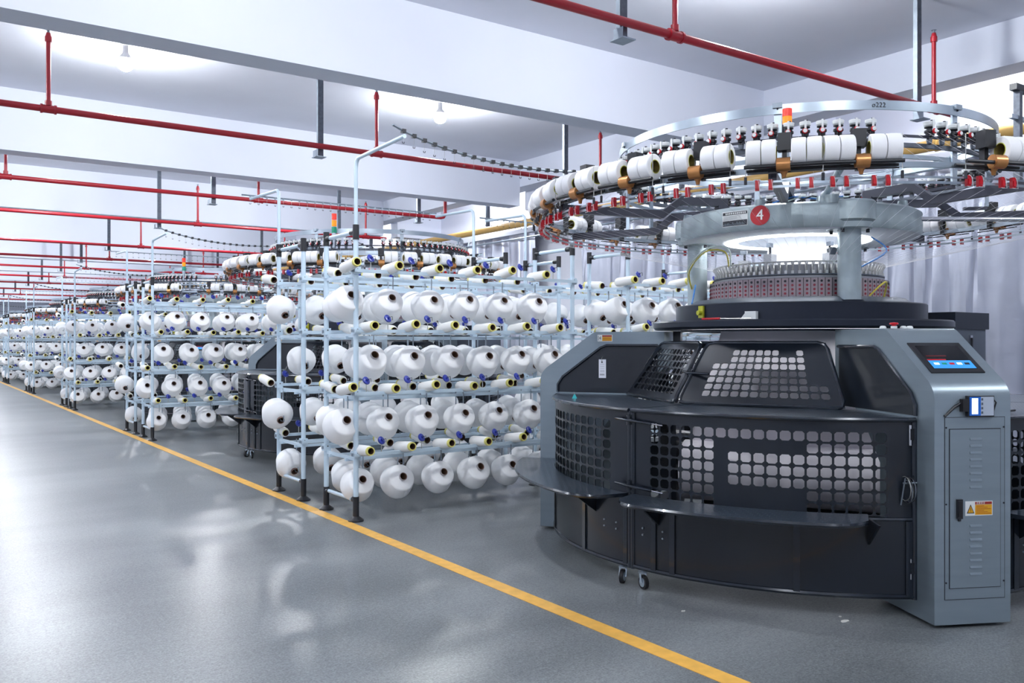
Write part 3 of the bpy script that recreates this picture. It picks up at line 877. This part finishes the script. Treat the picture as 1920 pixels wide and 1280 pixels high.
        if li == 0:
            # slanted operator screen
            s0 = Vector((1.905, 0, 1.2865)); s1 = Vector((1.52, 0, 1.562)); dv = (s1 - s0).normalized(); nn = Vector((-dv.z, 0, dv.x)) * -1
            def sl(u, v, h):   # u: tangential, v: up the slope in metres, h: out
                p = s0 + dv * v + nn * h; return R((p.x, u, p.z))
            def sbox(m, u0, u1, v0, v1, h0, h1, mt):
                A = [m.av(sl(u, v, h)) for u, v, h in ((u0,v0,h0),(u1,v0,h0),(u1,v1,h0),(u0,v1,h0),(u0,v0,h1),(u1,v0,h1),(u1,v1,h1),(u0,v1,h1))]
                for q in ((3,2,1,0),(4,5,6,7),(0,1,5,4),(1,2,6,5),(2,3,7,6),(3,0,4,7)): m.face([A[i] for i in q], mt)
            m = MB(); sbox(m, -.165, .150, .075, .345, 0, .007, 'black_plastic')
            sc = M.add('screen', m)
            m = MB(); sbox(m, -.135, .122, .105, .315, .0072, .0082, 'screen_black')
            sbox(m, -.132, .119, .108, .178, .0083, .0086, 'screen_blue'); sbox(m, -.132, -.02, .180, .190, .0083, .0086, 'screen_red'); sbox(m, -.12, .0, .215, .225, .0083, .0085, 'screen_dimred')
            for q in range(5): sbox(m, -.11+.045*q, -.08+.045*q, .14, .158, .0087, .0089, ('screen_white','beacon_green','screen_red','screen_white','ink')[q])
            M.add('display', m, parent=sc, label='lit operator display, blue lower strip')
            # buttons on the top
            m = MB(); m.T = R; m.cyl((1.40,-.10,1.575),(1.40,-.10,1.590), .018, 'wheel_white', 14); m.cyl((1.40,-.10,1.590),(1.40,-.10,1.600), .013, 'red_plastic', 14)
            m.lathe([(0,1.612,'red_plastic'),(.022,1.61,'red_plastic'),(.026,1.604,'red_plastic'),(.022,1.598,'red_plastic'),(0,1.598,'red_plastic')], 16, frame=Matrix.Translation((1.40,-.10,0)))
            M.add('emergency_button', m, label='red mushroom button')
            for t in (-.17, -.04, .0):
                m = MB(); m.T = R; m.lathe([(.019,1.575,'wheel_white'),(.019,1.583,'wheel_white'),(.013,1.591,'wheel_white'),(0,1.592,'wheel_white')], 14, frame=Matrix.Translation((1.40,t,0)))
                M.add('push_button', m)
            for z in (1.0, .28):
                m = MB(); m.T = R; m.box(1.76,1.80,-.255,-.2195,z-.03,z+.03,'black_plastic'); m.cyl((1.79,-.25,z-.06),(1.79,-.25,z+.05),.008,'chrome',8)
                M.add('hinge', m)
        else:
            m = MB(); m.T = R; xs = None
            yy = .2195     # side face towards the camera for this leg
            m.box(1.355, 1.475, yy, yy+.001, 1.50, 1.553, 'sticker_white')
            m.box(1.36, 1.437, yy+.001, yy+.0014, 1.504, 1.536, 'sticker_yellow'); m.box(1.36, 1.437, yy+.001, yy+.0014, 1.537, 1.549, 'sticker_red')
            for i in range(3): m.box(1.366, 1.43, yy+.0014, yy+.0018, 1.508+.009*i, 1.510+.009*i, 'sticker_red')
            m.box(1.466, 1.469, yy+.001, yy+.0015, 1.508, 1.546, 'ink')
            for an in (-40, 0, 40):
                c0 = Vector((1.460, yy+.0012, 1.527)); dd = Vector((-cos(radians(an)), 0, sin(radians(an)))) * .018
                m.tube([tuple(c0), tuple(c0 + dd)], .0016, 'ink', 4)
            M.add('caution_sticker', m, label='white and orange caution sticker')
    # third leg: taller electrical cabinet
    R = radial(3.6)
    m = MB(); m.T = R
    m.box(1.36, 1.93, -.53, .53, .06, 1.60, 'cabinet_dark'); m.box(1.34, 1.95, -.55, .55, 1.60, 1.735, 'dark_plate')
    m.box(.95, 1.36, -.2, .2, 1.2, 1.57, 'cabinet_grey'); m.box(1.40,1.90,-.5,.5,0,.06,'black_plastic')
    M.add('electrical_cabinet', m)
    m = MB(); m.T = R; m.box(1.62, 1.66, -.545, -.5305, 1.42, 1.55, 'chrome'); m.box(1.632,1.648,-.553,-.545,1.44,1.53,'black_plastic')
    M.add('cabinet_latch', m)
    # --- fence doors
    def fence(a0, a1, kind):
        r = 1.80
        m = MB(); n = max(10, int((a1-a0)/2))
        m.ringtube(r, .125, .016, 'dark_gloss', a0, a1, n)
        for a in (a0, a1): m.cyl(pol(r, a, .11), pol(r, a, 1.075), .017, 'dark_gloss', 10)
        m.arc(r-.012, r+.004, .125, .535, a0, a1, 'dark_panel', n)
        m.ringtube(r, .54, .012, 'dark_gloss', a0, a1, n)
        for t in ((.10, .18, .62, .98) if kind != 'left' else (.02, .30, .72, .98)):
            a = a0 + (a1-a0)*t; m.T = radial(a); m.box(r+.002, r+.014, -.018, .018, .13, .53, 'dark_gloss')
            m.T = None
        for t in ((.05, .14) if kind != 'left' else (.86, .93)):
            a = a0 + (a1-a0)*t
            for z in (.33, .37):
                p = pol(r+.004, a, z); q = pol(r+.012, a, z); m.cyl(p, q, .006, 'zinc', 8)
        # braces under the step
        for t in ((.12, .85) if kind != 'left' else (.15, .80)):
            a = a0 + (a1-a0)*t; m.T = radial(a)
            m.prism([(r,.40),(r,.545),(r+.20,.545)], -.006, .006, 'dark_panel', lambda p, q, w: (p, w, q)); m.T = None
        d = M.add('guard_door', m)
        # perforated band
        m = MB(); rows = 7
        if kind == 'front': cols = [6, 1, 12]; N = 19; op = lambda i, j: i < 6 or (i > 6 and (rows-1-j == 0)) or (i > 6 and rows-1-j in (2, 3, 4)) or (i > 12 and j >= 0 and rows-1-j in (1, 5, 6)) or (rows-1-j == 0 and i == 6)
        elif kind == 'left': N = 16; op = lambda i, j: (i >= 5) or (rows-1-j in (1, 3, 5))
        else: N = 18; op = lambda i, j: True
        ua, ub = a0 + 4.0, a1 - 4.5
        if kind == 'left': ua, ub = a0 + 1.5, a1 - 5.5
        us = [ua + (ub-ua)*i/N for i in range(N+1)]; vs = [.555 + .0655*j for j in range(rows+1)]
        m.perf(us, vs, op, lambda u, v, w: pol(r - w, u, v), .006, 'dark_panel')
        for (p, q) in ((a0, ua), (ub, a1)): m.arc(r-.006, r, .54, 1.07, p, q, 'dark_panel', 6)
        m.arc(r-.006, r, vs[-1], 1.07, ua, ub, 'dark_panel', n)
        M.add('perforated_panel', m, parent=d)
        # step
        m = MB(); e = 7.0; K = 36; R0, R1 = r + .004, 2.10
        top = []
        sa, sb = (a0+.3, a1-8) if kind == 'front' else (a0-.8, a1-.6) if kind == 'left' else (a0+1, a1-1)
        for i in range(K+1):
            a = sa + (sb-sa)*i/K
            t = 1.0
            if a - sa < e and kind != 'left': t = (1 - (1-(a-sa)/e)**2) ** .5
            if sb - a < e: t = min(t, (1 - (1-(sb-a)/e)**2) ** .5)
            top.append((a, R0 + .02 + (R1-R0-.02)*t))
        prev = None
        for a, ro in top:
            cur = [m.av(pol(R0, a, .548)), m.av(pol(ro, a, .545)), m.av(pol(ro+.006, a, .556)), m.av(pol(ro, a, .568)), m.av(pol(R0, a, .568))]
            if prev:
                for q in range(5): m.face((prev[q], prev[(q+1)%5], cur[(q+1)%5], cur[q]), 'tread' if q == 3 else 'dark_gloss')
            else: m.face(cur[::-1], 'dark_gloss')
            prev = cur
        m.face(prev, 'dark_gloss')
        M.add('step', m)
        # ledge
        m = MB(); m.arc(1.22, 1.815, 1.074, 1.088, a0, a1, 'tread', n); m.ringtube(1.815, 1.078, .013, 'dark_gloss', a0, a1, n)
        M.add('ledge', m)
    def guard(a0, a1, b0, b1, kind):
        P = [Vector(pol(1.27, a0, 1.095)), Vector(pol(1.27, a1, 1.095)), Vector(pol(.99, b1, 1.49)), Vector(pol(.99, b0, 1.49))]
        nrm = (P[1]-P[0]).cross(P[3]-P[0]).normalized()
        def fn(u, v, w):
            a = P[0].lerp(P[1], u); b_ = P[3].lerp(P[2], u); return tuple(a.lerp(b_, v) - nrm * w)
        m = MB()
        cor = []
        for (q, dx, dy) in ((0,0,0),(1,0,0),(2,0,0),(3,0,0)):
            pr, nx = P[q-1], P[(q+1) % 4]; c = P[q]
            d1 = (pr-c).normalized()*.05; d2 = (nx-c).normalized()*.05
            for t in (0, .5, 1): cor.append(c + d1*(1-t)**2 + d2*t**2)
        m.tube(cor, .014, 'dark_gloss', 8, close=True)
        g = M.add('sloped_guard', m)
        m = MB(); N, rows = (16, 9) if kind == 'front' else (13, 9)
        if kind == 'front': op = lambda i, j: 1 <= i <= 13 and j >= 1 and j <= 7 and not (i <= 2 and j > 2) and not (i >= 12 and j > 5) and not (4 <= i and i <= 5 and j == 7)
        elif kind == 'left': op = lambda i, j: 1 <= i <= 11 and 1 <= j <= 7
        else: op = lambda i, j: 1 <= i <= N-2 and 1 <= j <= 7
        m.perf([i/N for i in range(N+1)], [j/rows for j in range(rows+1)], op, fn, .005, 'dark_panel')
        M.add('perforated_panel', m, parent=g)
    fence(184.9, 236.4, 'front'); fence(131.5, 184.1, 'left')
    fence(251.5, 300.5, 'side'); fence(301.3, 347, 'side'); fence(20.5, 68, 'side'); fence(68.8, 115.5, 'side')
    guard(229.5, 180.8, 227, 181.5, 'front'); guard(179.2, 132, 178.5, 137, 'left')
    guard(303, 258, 301, 260, 'side'); guard(342, 305, 340, 305, 'side'); guard(68, 27, 66, 29, 'side'); guard(113, 70, 111, 71, 'side')
    for z in (1.02, .62):
        m = MB(); m.cyl(pol(1.83, 184.5, z-.03), pol(1.83, 184.5, z+.03), .012, 'dark_gloss', 8)
        m.tube([pol(1.83, 181, z+.005), pol(1.845, 184.5, z), pol(1.83, 190, z-.012)], .009, 'dark_gloss', 8)
        m.cyl(pol(1.83, 190, z-.012), pol(1.83, 192.5, z-.018), .004, 'chrome', 6)
        M.add('latch', m)
    m = MB(); m.tube([pol(1.13, 176, 1.30), pol(1.15, 180, 1.29), pol(1.14, 188, 1.285)], .009, 'dark_gloss', 8); m.cyl(pol(1.14,180,1.26),pol(1.14,180,1.32),.011,'dark_gloss',8)
    M.add('latch', m)
    # casters
    for a, rot in ((182.0, 30), (187.5, 80), (278, 10), (325, 60), (45, 20), (92, 40)):
        m = MB(); c = Vector(pol(1.80, a, .042)); dr = Vector((cos(radians(rot)), sin(radians(rot)), 0)); sd = Vector((-dr.y, dr.x, 0))
        m.cyl(tuple(c - sd*.011), tuple(c + sd*.011), .042, 'rubber', 20); m.cyl(tuple(c - sd*.014), tuple(c + sd*.014), .028, 'zinc_bright', 16)
        for s_ in (-1, 1):
            m.tube([tuple(c + sd*.019*s_), tuple(c + sd*.019*s_ + Vector((0,0,.055)) + dr*.012)], .007, 'zinc_bright', 6)
        m.cyl(tuple(c + Vector((0,0,.053)) + dr*.012), tuple(c + Vector((0,0,.062)) + dr*.012), .028, 'zinc_bright', 12)
        m.cyl(tuple(c + Vector((0,0,.06)) + dr*.012), tuple(c + Vector((0,0,.08)) + dr*.012), .010, 'zinc', 8)
        M.add('caster', m)
    # --- inside: fabric and take-down
    m = MB(); prev = None; K = 40
    for z, rx, ry in ((1.575,.55,.55),(1.30,.62,.56),(1.0,.74,.30),(.80,.80,.09),(.72,.80,.03)):
        ring = []
        for k in range(K):
            t = 2*pi*k/K; p = Vector((rx*cos(t), ry*sin(t)*(1), z)); q = Matrix.Rotation(radians(300), 4, 'Z') @ p; ring.append(m.av(q))
        if prev:
            for k in range(K): m.face((prev[k], prev[(k+1) % K], ring[(k+1) % K], ring[k]), 'fabric_white')
        prev = ring
    M.add('fabric_tube', m)
    m = MB(); rt = Matrix.Rotation(radians(300), 4, 'Z')
    m.cyl(tuple(rt @ Vector((-.84,0,.50))), tuple(rt @ Vector((.80,0,.50))), .23, 'fabric_white', 36)
    m.cyl(tuple(rt @ Vector((-.92,0,.50))), tuple(rt @ Vector((.90,0,.50))), .03, 'zinc', 12)
    M.add('fabric_roll', m)
    m = MB()
    m.T = lambda p: tuple(rt @ Vector(p))
    for s_ in (-1, 1):
        m.box(s_*.90-.02, s_*.90+.02, -.13, .13, .15, 1.0, 'dark_panel'); m.box(s_*.90-.03, s_*.90+.03, -.03, .03, 1.0, 1.58, 'black_plastic')
    m.box(-.78,.78,-.40,-.34,.15,.22,'dark_gloss'); m.box(-.78,.78,.34,.40,.15,.22,'dark_gloss'); m.box(-.95,.95,-.45,.45,.0,.1,'dark_panel')
    for z in (.68, .76): m.cyl((-.88,.12,z),(.88,.12,z),.03,'chrome',12); 
    m.box(-1.02,-.92,-.08,.08,.5,1.1,'black_plastic'); m.box(-1.02,-.92,-.3,.3,.2,.3,'arm_grey')
    m.cyl((-.92,-.16,.9),(-1.0,-.16,.9),.10,'black_plastic',20); m.cyl((-.92,.2,.7),(-1.0,.2,.7),.09,'cabinet_dark',20)
    M.add('takedown_frame', m)
    # oiler and white bracket on the plates
    m = MB(); m.T = radial(171.5); m.box(.886,.90,-.025,.025,1.665,1.748,'oiler_yellow'); m.cyl((.90,0,1.70),(.925,0,1.70),.017,'oiler_yellow',12)
    M.add('oiler', m, label='small yellow oiler')
    m = MB(); m.T = radial(199); m.box(.886,.93,-.045,.03,1.646,1.70,'wheel_white'); m.prism([(-.045,1.646),(-.045,1.69),(-.08,1.646)],.89,.925,'wheel_white',lambda p,q,w:(w,p,q))
    M.add('white_bracket', m)
    return M

MM = machine_model()
def add_numbered(M):
    a = 201.0; R = radial(a); r = .853
    m = MB(); K = 36
    def cur(u, v, w): an = radians(a) + u / r; return ((r + w) * cos(an), (r + w) * sin(an), 2.338 + v)
    rings = []
    for rr in (0.0001, .03, .066):
        rings.append([m.av(cur(rr*cos(2*pi*k/K), rr*sin(2*pi*k/K), .001)) for k in range(K)])
    for i in range(2):
        for k in range(K): m.face((rings[i][k], rings[i+1][k], rings[i+1][(k+1) % K], rings[i][(k+1) % K]), 'sign_red')
    text_into(m, '4', .098, lambda x, y, w: cur(x, y, .003 + w), 'sticker_white', .001)
    text_into(m, '4', .098, lambda x, y, w: cur(x + .002, y, .0028 + w), 'sticker_white', .001)
    M.add('number_disc', m, label='round red sign with white number 4')
    m = MB(); a2 = 188.8
    def cur2(u, v, w): an = radians(a2) + u / r; return ((r + w) * cos(an), (r + w) * sin(an), 2.333 + v)
    def q(u0, u1, v0, v1, w, mt):
        n = 6; 
        for i in range(n):
            ua = u0+(u1-u0)*i/n; ub = u0+(u1-u0)*(i+1)/n; m.poly([cur2(ua,v0,w),cur2(ub,v0,w),cur2(ub,v1,w),cur2(ua,v1,w)], mt)
    q(-.098, .098, -.052, .052, .001, 'sticker_white'); q(-.094, .094, .026, .046, .0018, 'ink'); q(-.094, .094, -.048, -.012, .0018, 'ink')
    rnd = random.Random(3)
    for i in range(11):
        u = -.07 + .0145*i; q(u, u+.009, .030, .042, .0022, 'sticker_white')
    for i in range(5): q(-.09, .05 - .03*(i % 2), .018-.006*i, .0195-.006*i, .0022, 'cabinet_dark')
    for i in range(16):
        u = -.088 + .0105*i; h = rnd.uniform(.008, .022); q(u, u+.004, -.044, -.044+h, .0022, 'cabinet_grey')
    M.add('nameplate', m, label='engraved metal nameplate')
    m = MB()
    an0 = 237.5
    def cur3(u, v, w): an = radians(an0) + u / 1.316; return ((1.3165 + w) * cos(an), (1.3165 + w) * sin(an), 2.906 + v)
    text_into(m, '\u00f8222', .042, lambda x, y, w: cur3(x, y, .001 + w), 'ink', .0004)
    M.add('handwritten_number', m, label='handwritten black digits')
add_numbered(MM)
ONLY = ('number_disc', 'nameplate', 'handwritten_number')
MM.make('knitting_machine', (CX, CY, 0), 'large circular knitting machine bearing the round red number 4 sign', 'knitting machine', 'circular knitting machines')
for i in (1, 2):
    MM.make('knitting_machine', (CX, CY + PITCH*i, 0), ('dark circular knitting machine just behind the nearest yarn racks', 'third circular knitting machine along the row, dark fenced')[i-1],
            'knitting machine', 'circular knitting machines', skip=ONLY + ('beacon',))
mfar = MM.merge(skip=ONLY + ('yarn_threads', 'upper_threads', 'beacon', 'orange_lens', 'red_lens'))
for i in range(3, 8):
    put('knitting_machine', mfar, loc=(CX, CY + PITCH*i, 0), label='distant circular knitting machine, %s of the row from the camera' % ORD[i], cat='knitting machine', group='circular knitting machines')
# taller signal lights on the machines behind
tow = [MB(), MB(), MB(), MB()]
tow[0].cyl((0,0,0),(0,0,.188), .03, 'zinc_bright', 14)
for q, (c, z) in enumerate((('beacon_green', .19), ('beacon_orange', .275), ('beacon_red', .36))): tow[q+1].cyl((0,0,z),(0,0,z+.075), .032, c, 14)
for i in (1, 2):
    p = pol(1.335, 224, 2.69)
    r = put('signal_tower', None, loc=(CX+p[0], CY+PITCH*i+p[1], p[2]), cat='signal light', group='tall signal towers', label='red, orange and green signal tower on the %s machine of the row' % ORD[i])
    put('base', tow[0], r)
    for n_, t_ in zip(('green_lens', 'orange_lens', 'red_lens'), tow[1:]): put(n_, t_, r)

# ------------------------------------------------------------------ elastic yarn rolls
roll_y = MB()
roll_y.lathe([(.0405,-.0375,'roll_yarn'),(.070,-.0375,'roll_yarn'),(.0745,-.033,'roll_yarn'),(.0758,-.015,'roll_yarn'),(.0758,.015,'roll_yarn'),(.0745,.033,'roll_yarn'),(.070,.0375,'roll_yarn'),(.0405,.0375,'roll_yarn')], 32, frame=Matrix.Rotation(pi/2, 4, 'X'))
roll_c = MB()
roll_c.lathe([(.0405,-.039,'roll_core_rim'),(.0405,.039,'roll_core_rim'),(.0365,.039,'roll_core_rim'),(.0365,-.039,'roll_core'),(.0405,-.039,'roll_core_rim')], 24, frame=Matrix.Rotation(pi/2, 4, 'X'))
roll_far = MB(); roll_far.lathe([(.038,-.0375,'roll_core'),(.038,-.038,'roll_yarn'),(.0758,-.035,'roll_yarn'),(.0758,.035,'roll_yarn'),(.038,.038,'roll_yarn'),(.038,-.0375,'roll_core')], 16, frame=Matrix.Rotation(pi/2, 4, 'X'))
OFFS = (-.156, -.0765, .0765, .156)
def num_word(n):
    ones = ['zero','one','two','three','four','five','six','seven','eight','nine','ten','eleven','twelve','thirteen','fourteen','fifteen','sixteen','seventeen','eighteen','nineteen']
    return ones[n] if n < 20 else 'twenty' + ('' if n == 20 else '-' + ones[n-20])
rstuff = MB(); count = 0
for mi in range(8):
    cx, cy = CX, CY + PITCH*mi
    slots = []
    for k, a in enumerate(SLOTS):
        if mi == 0 and k in (8, 10, 14, 15, 16): continue     # holders left empty at the back
        slots.append((k, a))
    slots.sort(key=lambda s: abs(((s[1] - 216.87 + 180) % 360) - 180))
    for k, a in slots:
        R = radial(a); P = []
        for t in OFFS:
            p = R((1.925, t, 2.5155)); P.append((p[0]+cx, p[1]+cy, p[2]))
        order = sorted(range(4), key=lambda q: proj(*P[q])[0])
        if k == 25: order = order[2:]          # this holder carries only its right-hand pair
        for rank, q in enumerate(order):
            if mi < 3 and count < 300:
                count += 1
                j = k + 1; rk = rank + (2 if k == 25 else 0)
                lab = 'white elastic roll, %s of four, holder %s clockwise from the gap, %s machine' % (('leftmost', 'second', 'third', 'rightmost')[rk], num_word(j), ('numbered', 'second', 'third')[mi])
                o = put('elastic_yarn_roll', None, loc=P[q], rot=(0, 0, radians(a)), label=lab, cat='yarn roll', group='white elastic yarn rolls round the machines')
                put('yarn', roll_y, o); put('core', roll_c, o)
            else:
                rstuff.append(roll_far, Matrix.Translation(P[q]) @ Matrix.Rotation(radians(a), 4, 'Z'))
put('elastic_yarn_roll', rstuff, label='distant white elastic yarn rolls round the far knitting machines', cat='yarn rolls', kind='stuff')

# ------------------------------------------------------------------ small things on the near machine
def W_(p): return (CX + p[0], CY + p[1], p[2])
R0 = radial(LEG[0])
def on_face(x, y, z): return W_(R0((x, y, z)))
root = put('handheld_terminal', None, label='small grey and blue handheld meter strapped on the grey control cabinet', cat='handheld device')
X0 = 1.951
def fb(m, x0, x1, y0, y1, z0, z1, mt):
    old = m.T; m.T = lambda p: on_face(*p); m.box(x0, x1, y0, y1, z0, z1, mt); m.T = old
m = MB(); fb(m, X0, X0+.022, -.044, .107, 1.108, 1.216, 'black_plastic'); fb(m, X0+.002, X0+.03, -.078, -.044, 1.135, 1.20, 'rubber'); put('case', m, root)
m = MB(); fb(m, X0+.022, X0+.024, -.036, .028, 1.113, 1.211, 'terminal_blue'); fb(m, X0+.022, X0+.024, .028, .103, 1.113, 1.211, 'terminal_grey'); put('faceplate', m, root, label='blue and grey faceplate')
m = MB(); fb(m, X0+.0242, X0+.0248, -.024, .012, 1.121, 1.204, 'screen_white'); put('screen', m, root, label='lit white screen')
for i in range(4):
    m = MB(); fb(m, X0+.0242, X0+.026, .031, .040, 1.123+.023*i, 1.135+.023*i, 'cabinet_dark'); put('button', m, root)
m = MB(); m.tube([on_face(X0+.006,-.07,1.18), on_face(X0+.008,-.11,1.16), on_face(X0+.004,-.165,1.11)], .007, 'black_plastic', 6)
m.tube([on_face(X0+.01,.107,1.20), on_face(X0+.012,.125,1.18), on_face(X0+.01,.108,1.125)], .004, 'black_plastic', 6)
put('strap', m, root)
# paper tag hanging on the left leg recess
R1 = radial(LEG[1])
root = put('paper_tag', None, label='white paper tag hanging on the dark panel of the left leg', cat='tag')
m = MB(); m.T = lambda p: W_(R1(p))
y_ = .2255
m.box(1.405, 1.463, y_, y_+.0012, 1.215, 1.36, 'paper'); m.cyl((1.437, y_+.0012, 1.338), (1.437, y_+.002, 1.338), .006, 'ink', 10)
for i in range(9): m.box(1.418+.0042*i, 1.4195+.0042*i+.001*(i%2), y_+.0012, y_+.0016, 1.235, 1.248, 'ink')
for z in (1.268, 1.262, 1.275, 1.29, 1.305, 1.32): m.box(1.418, 1.452, y_+.0012, y_+.0015, z, z+.0014, 'cabinet_dark')
put('card', m, root)
m = MB(); m.T = lambda p: W_(R1(p)); m.tube([(1.437,y_+.002,1.345),(1.437,y_+.004,1.375),(1.43,y_+.001,1.38)], .002, 'wire', 5); put('string', m, root)
# turquoise clip on the ledge
p = pol(1.68, 151, 1.0885); root = put('binder_clip', None, loc=W_(p), rot=(0,0,radians(50)), label='turquoise binder clip standing on the ledge left of the machine', cat='clip')
m = MB(); m.prism([(-.018,0),(.018,0),(.004,.028),(-.004,.028)], -.028, .028, 'cyan_clip', lambda a, b_, w: (w, a, b_)); put('body', m, root)
m = MB(); m.tube([(-.008,0,.026),(-.012,.004,.045),(.012,.004,.045),(.008,0,.026)], .0015, 'wire', 5); put('handle', m, root)
# blue capped pen tool on the right ledge
a_, b2 = W_(pol(1.70, 253.8, 1.103)), W_(pol(1.69, 257.5, 1.103))
m = MB(); m.cyl(a_, b2, .014, 'blue_cap', 12); m.cyl(b2, W_(pol(1.66, 263, 1.103)), .006, 'ink', 8)
put('blue_marker', m, label='blue cylindrical tool on the ledge right of the control cabinet', cat='tool')
# red handled hook resting on the lower plate
m = MB(); P = [pol(.98, 178, 1.653), pol(.985, 187, 1.653), pol(.99, 200, 1.651)]
m.tube([W_(P[0]), W_(P[1])], .0085, 'red_plastic', 10)
root = put('hook_tool', None, label='red handled thin steel hook lying on the dark round plate', cat='tool'); put('handle', m, root, label='red handle')
m = MB(); m.tube([W_(P[1]), W_(P[2])], .003, 'wire', 6); put('shaft', m, root)
# coil of wire on the cabinet side
m = MB(); rnd = random.Random(5)
for q in range(7):
    c = Vector((1.80 + rnd.uniform(-.012,.012), -.262 - .004*q, .70 + rnd.uniform(-.012,.012))); rr = .05 + rnd.uniform(-.008,.008)
    m.tube([on_face(c.x + rr*cos(t*pi/8), c.y, c.z + rr*1.2*sin(t*pi/8)) for t in range(16)], .0022, ('zinc','ink','wire','ink')[q % 4], 5, close=True)
m.tube([on_face(1.82,-.30,.77), on_face(1.78,-.30,.62)], .004, 'zinc', 5); m.cyl(on_face(1.80,-.22,.74), on_face(1.80,-.30,.74), .005, 'zinc', 6)
put('wire_coil', m, label='tangled coil of thin wire hung on the cabinet side', cat='wire')
# scraps on the floor
for i, (x, y, s_, t) in enumerate(((4.14, 2.80, .02, 'larger white lint scrap on the floor left of the cabinet foot'), (4.19, 2.86, .008, 'tiny white lint speck beside the larger scrap on the floor'),
                                    (3.56, 3.42, .010, 'tiny white lint speck on the floor in front of the casters'))):
    m = MB(); rnd = random.Random(i)
    pts = [(s_*(.6+.5*rnd.random())*cos(2*pi*k/9)*1.5, s_*(.5+.5*rnd.random())*sin(2*pi*k/9)) for k in range(9)]
    m.prism(pts, 0.0005, .004, 'floor_dirt', lambda a, b_, w: (a, b_, w)); put('lint_scrap', m, loc=(x, y, 0), label=t, cat='scrap')
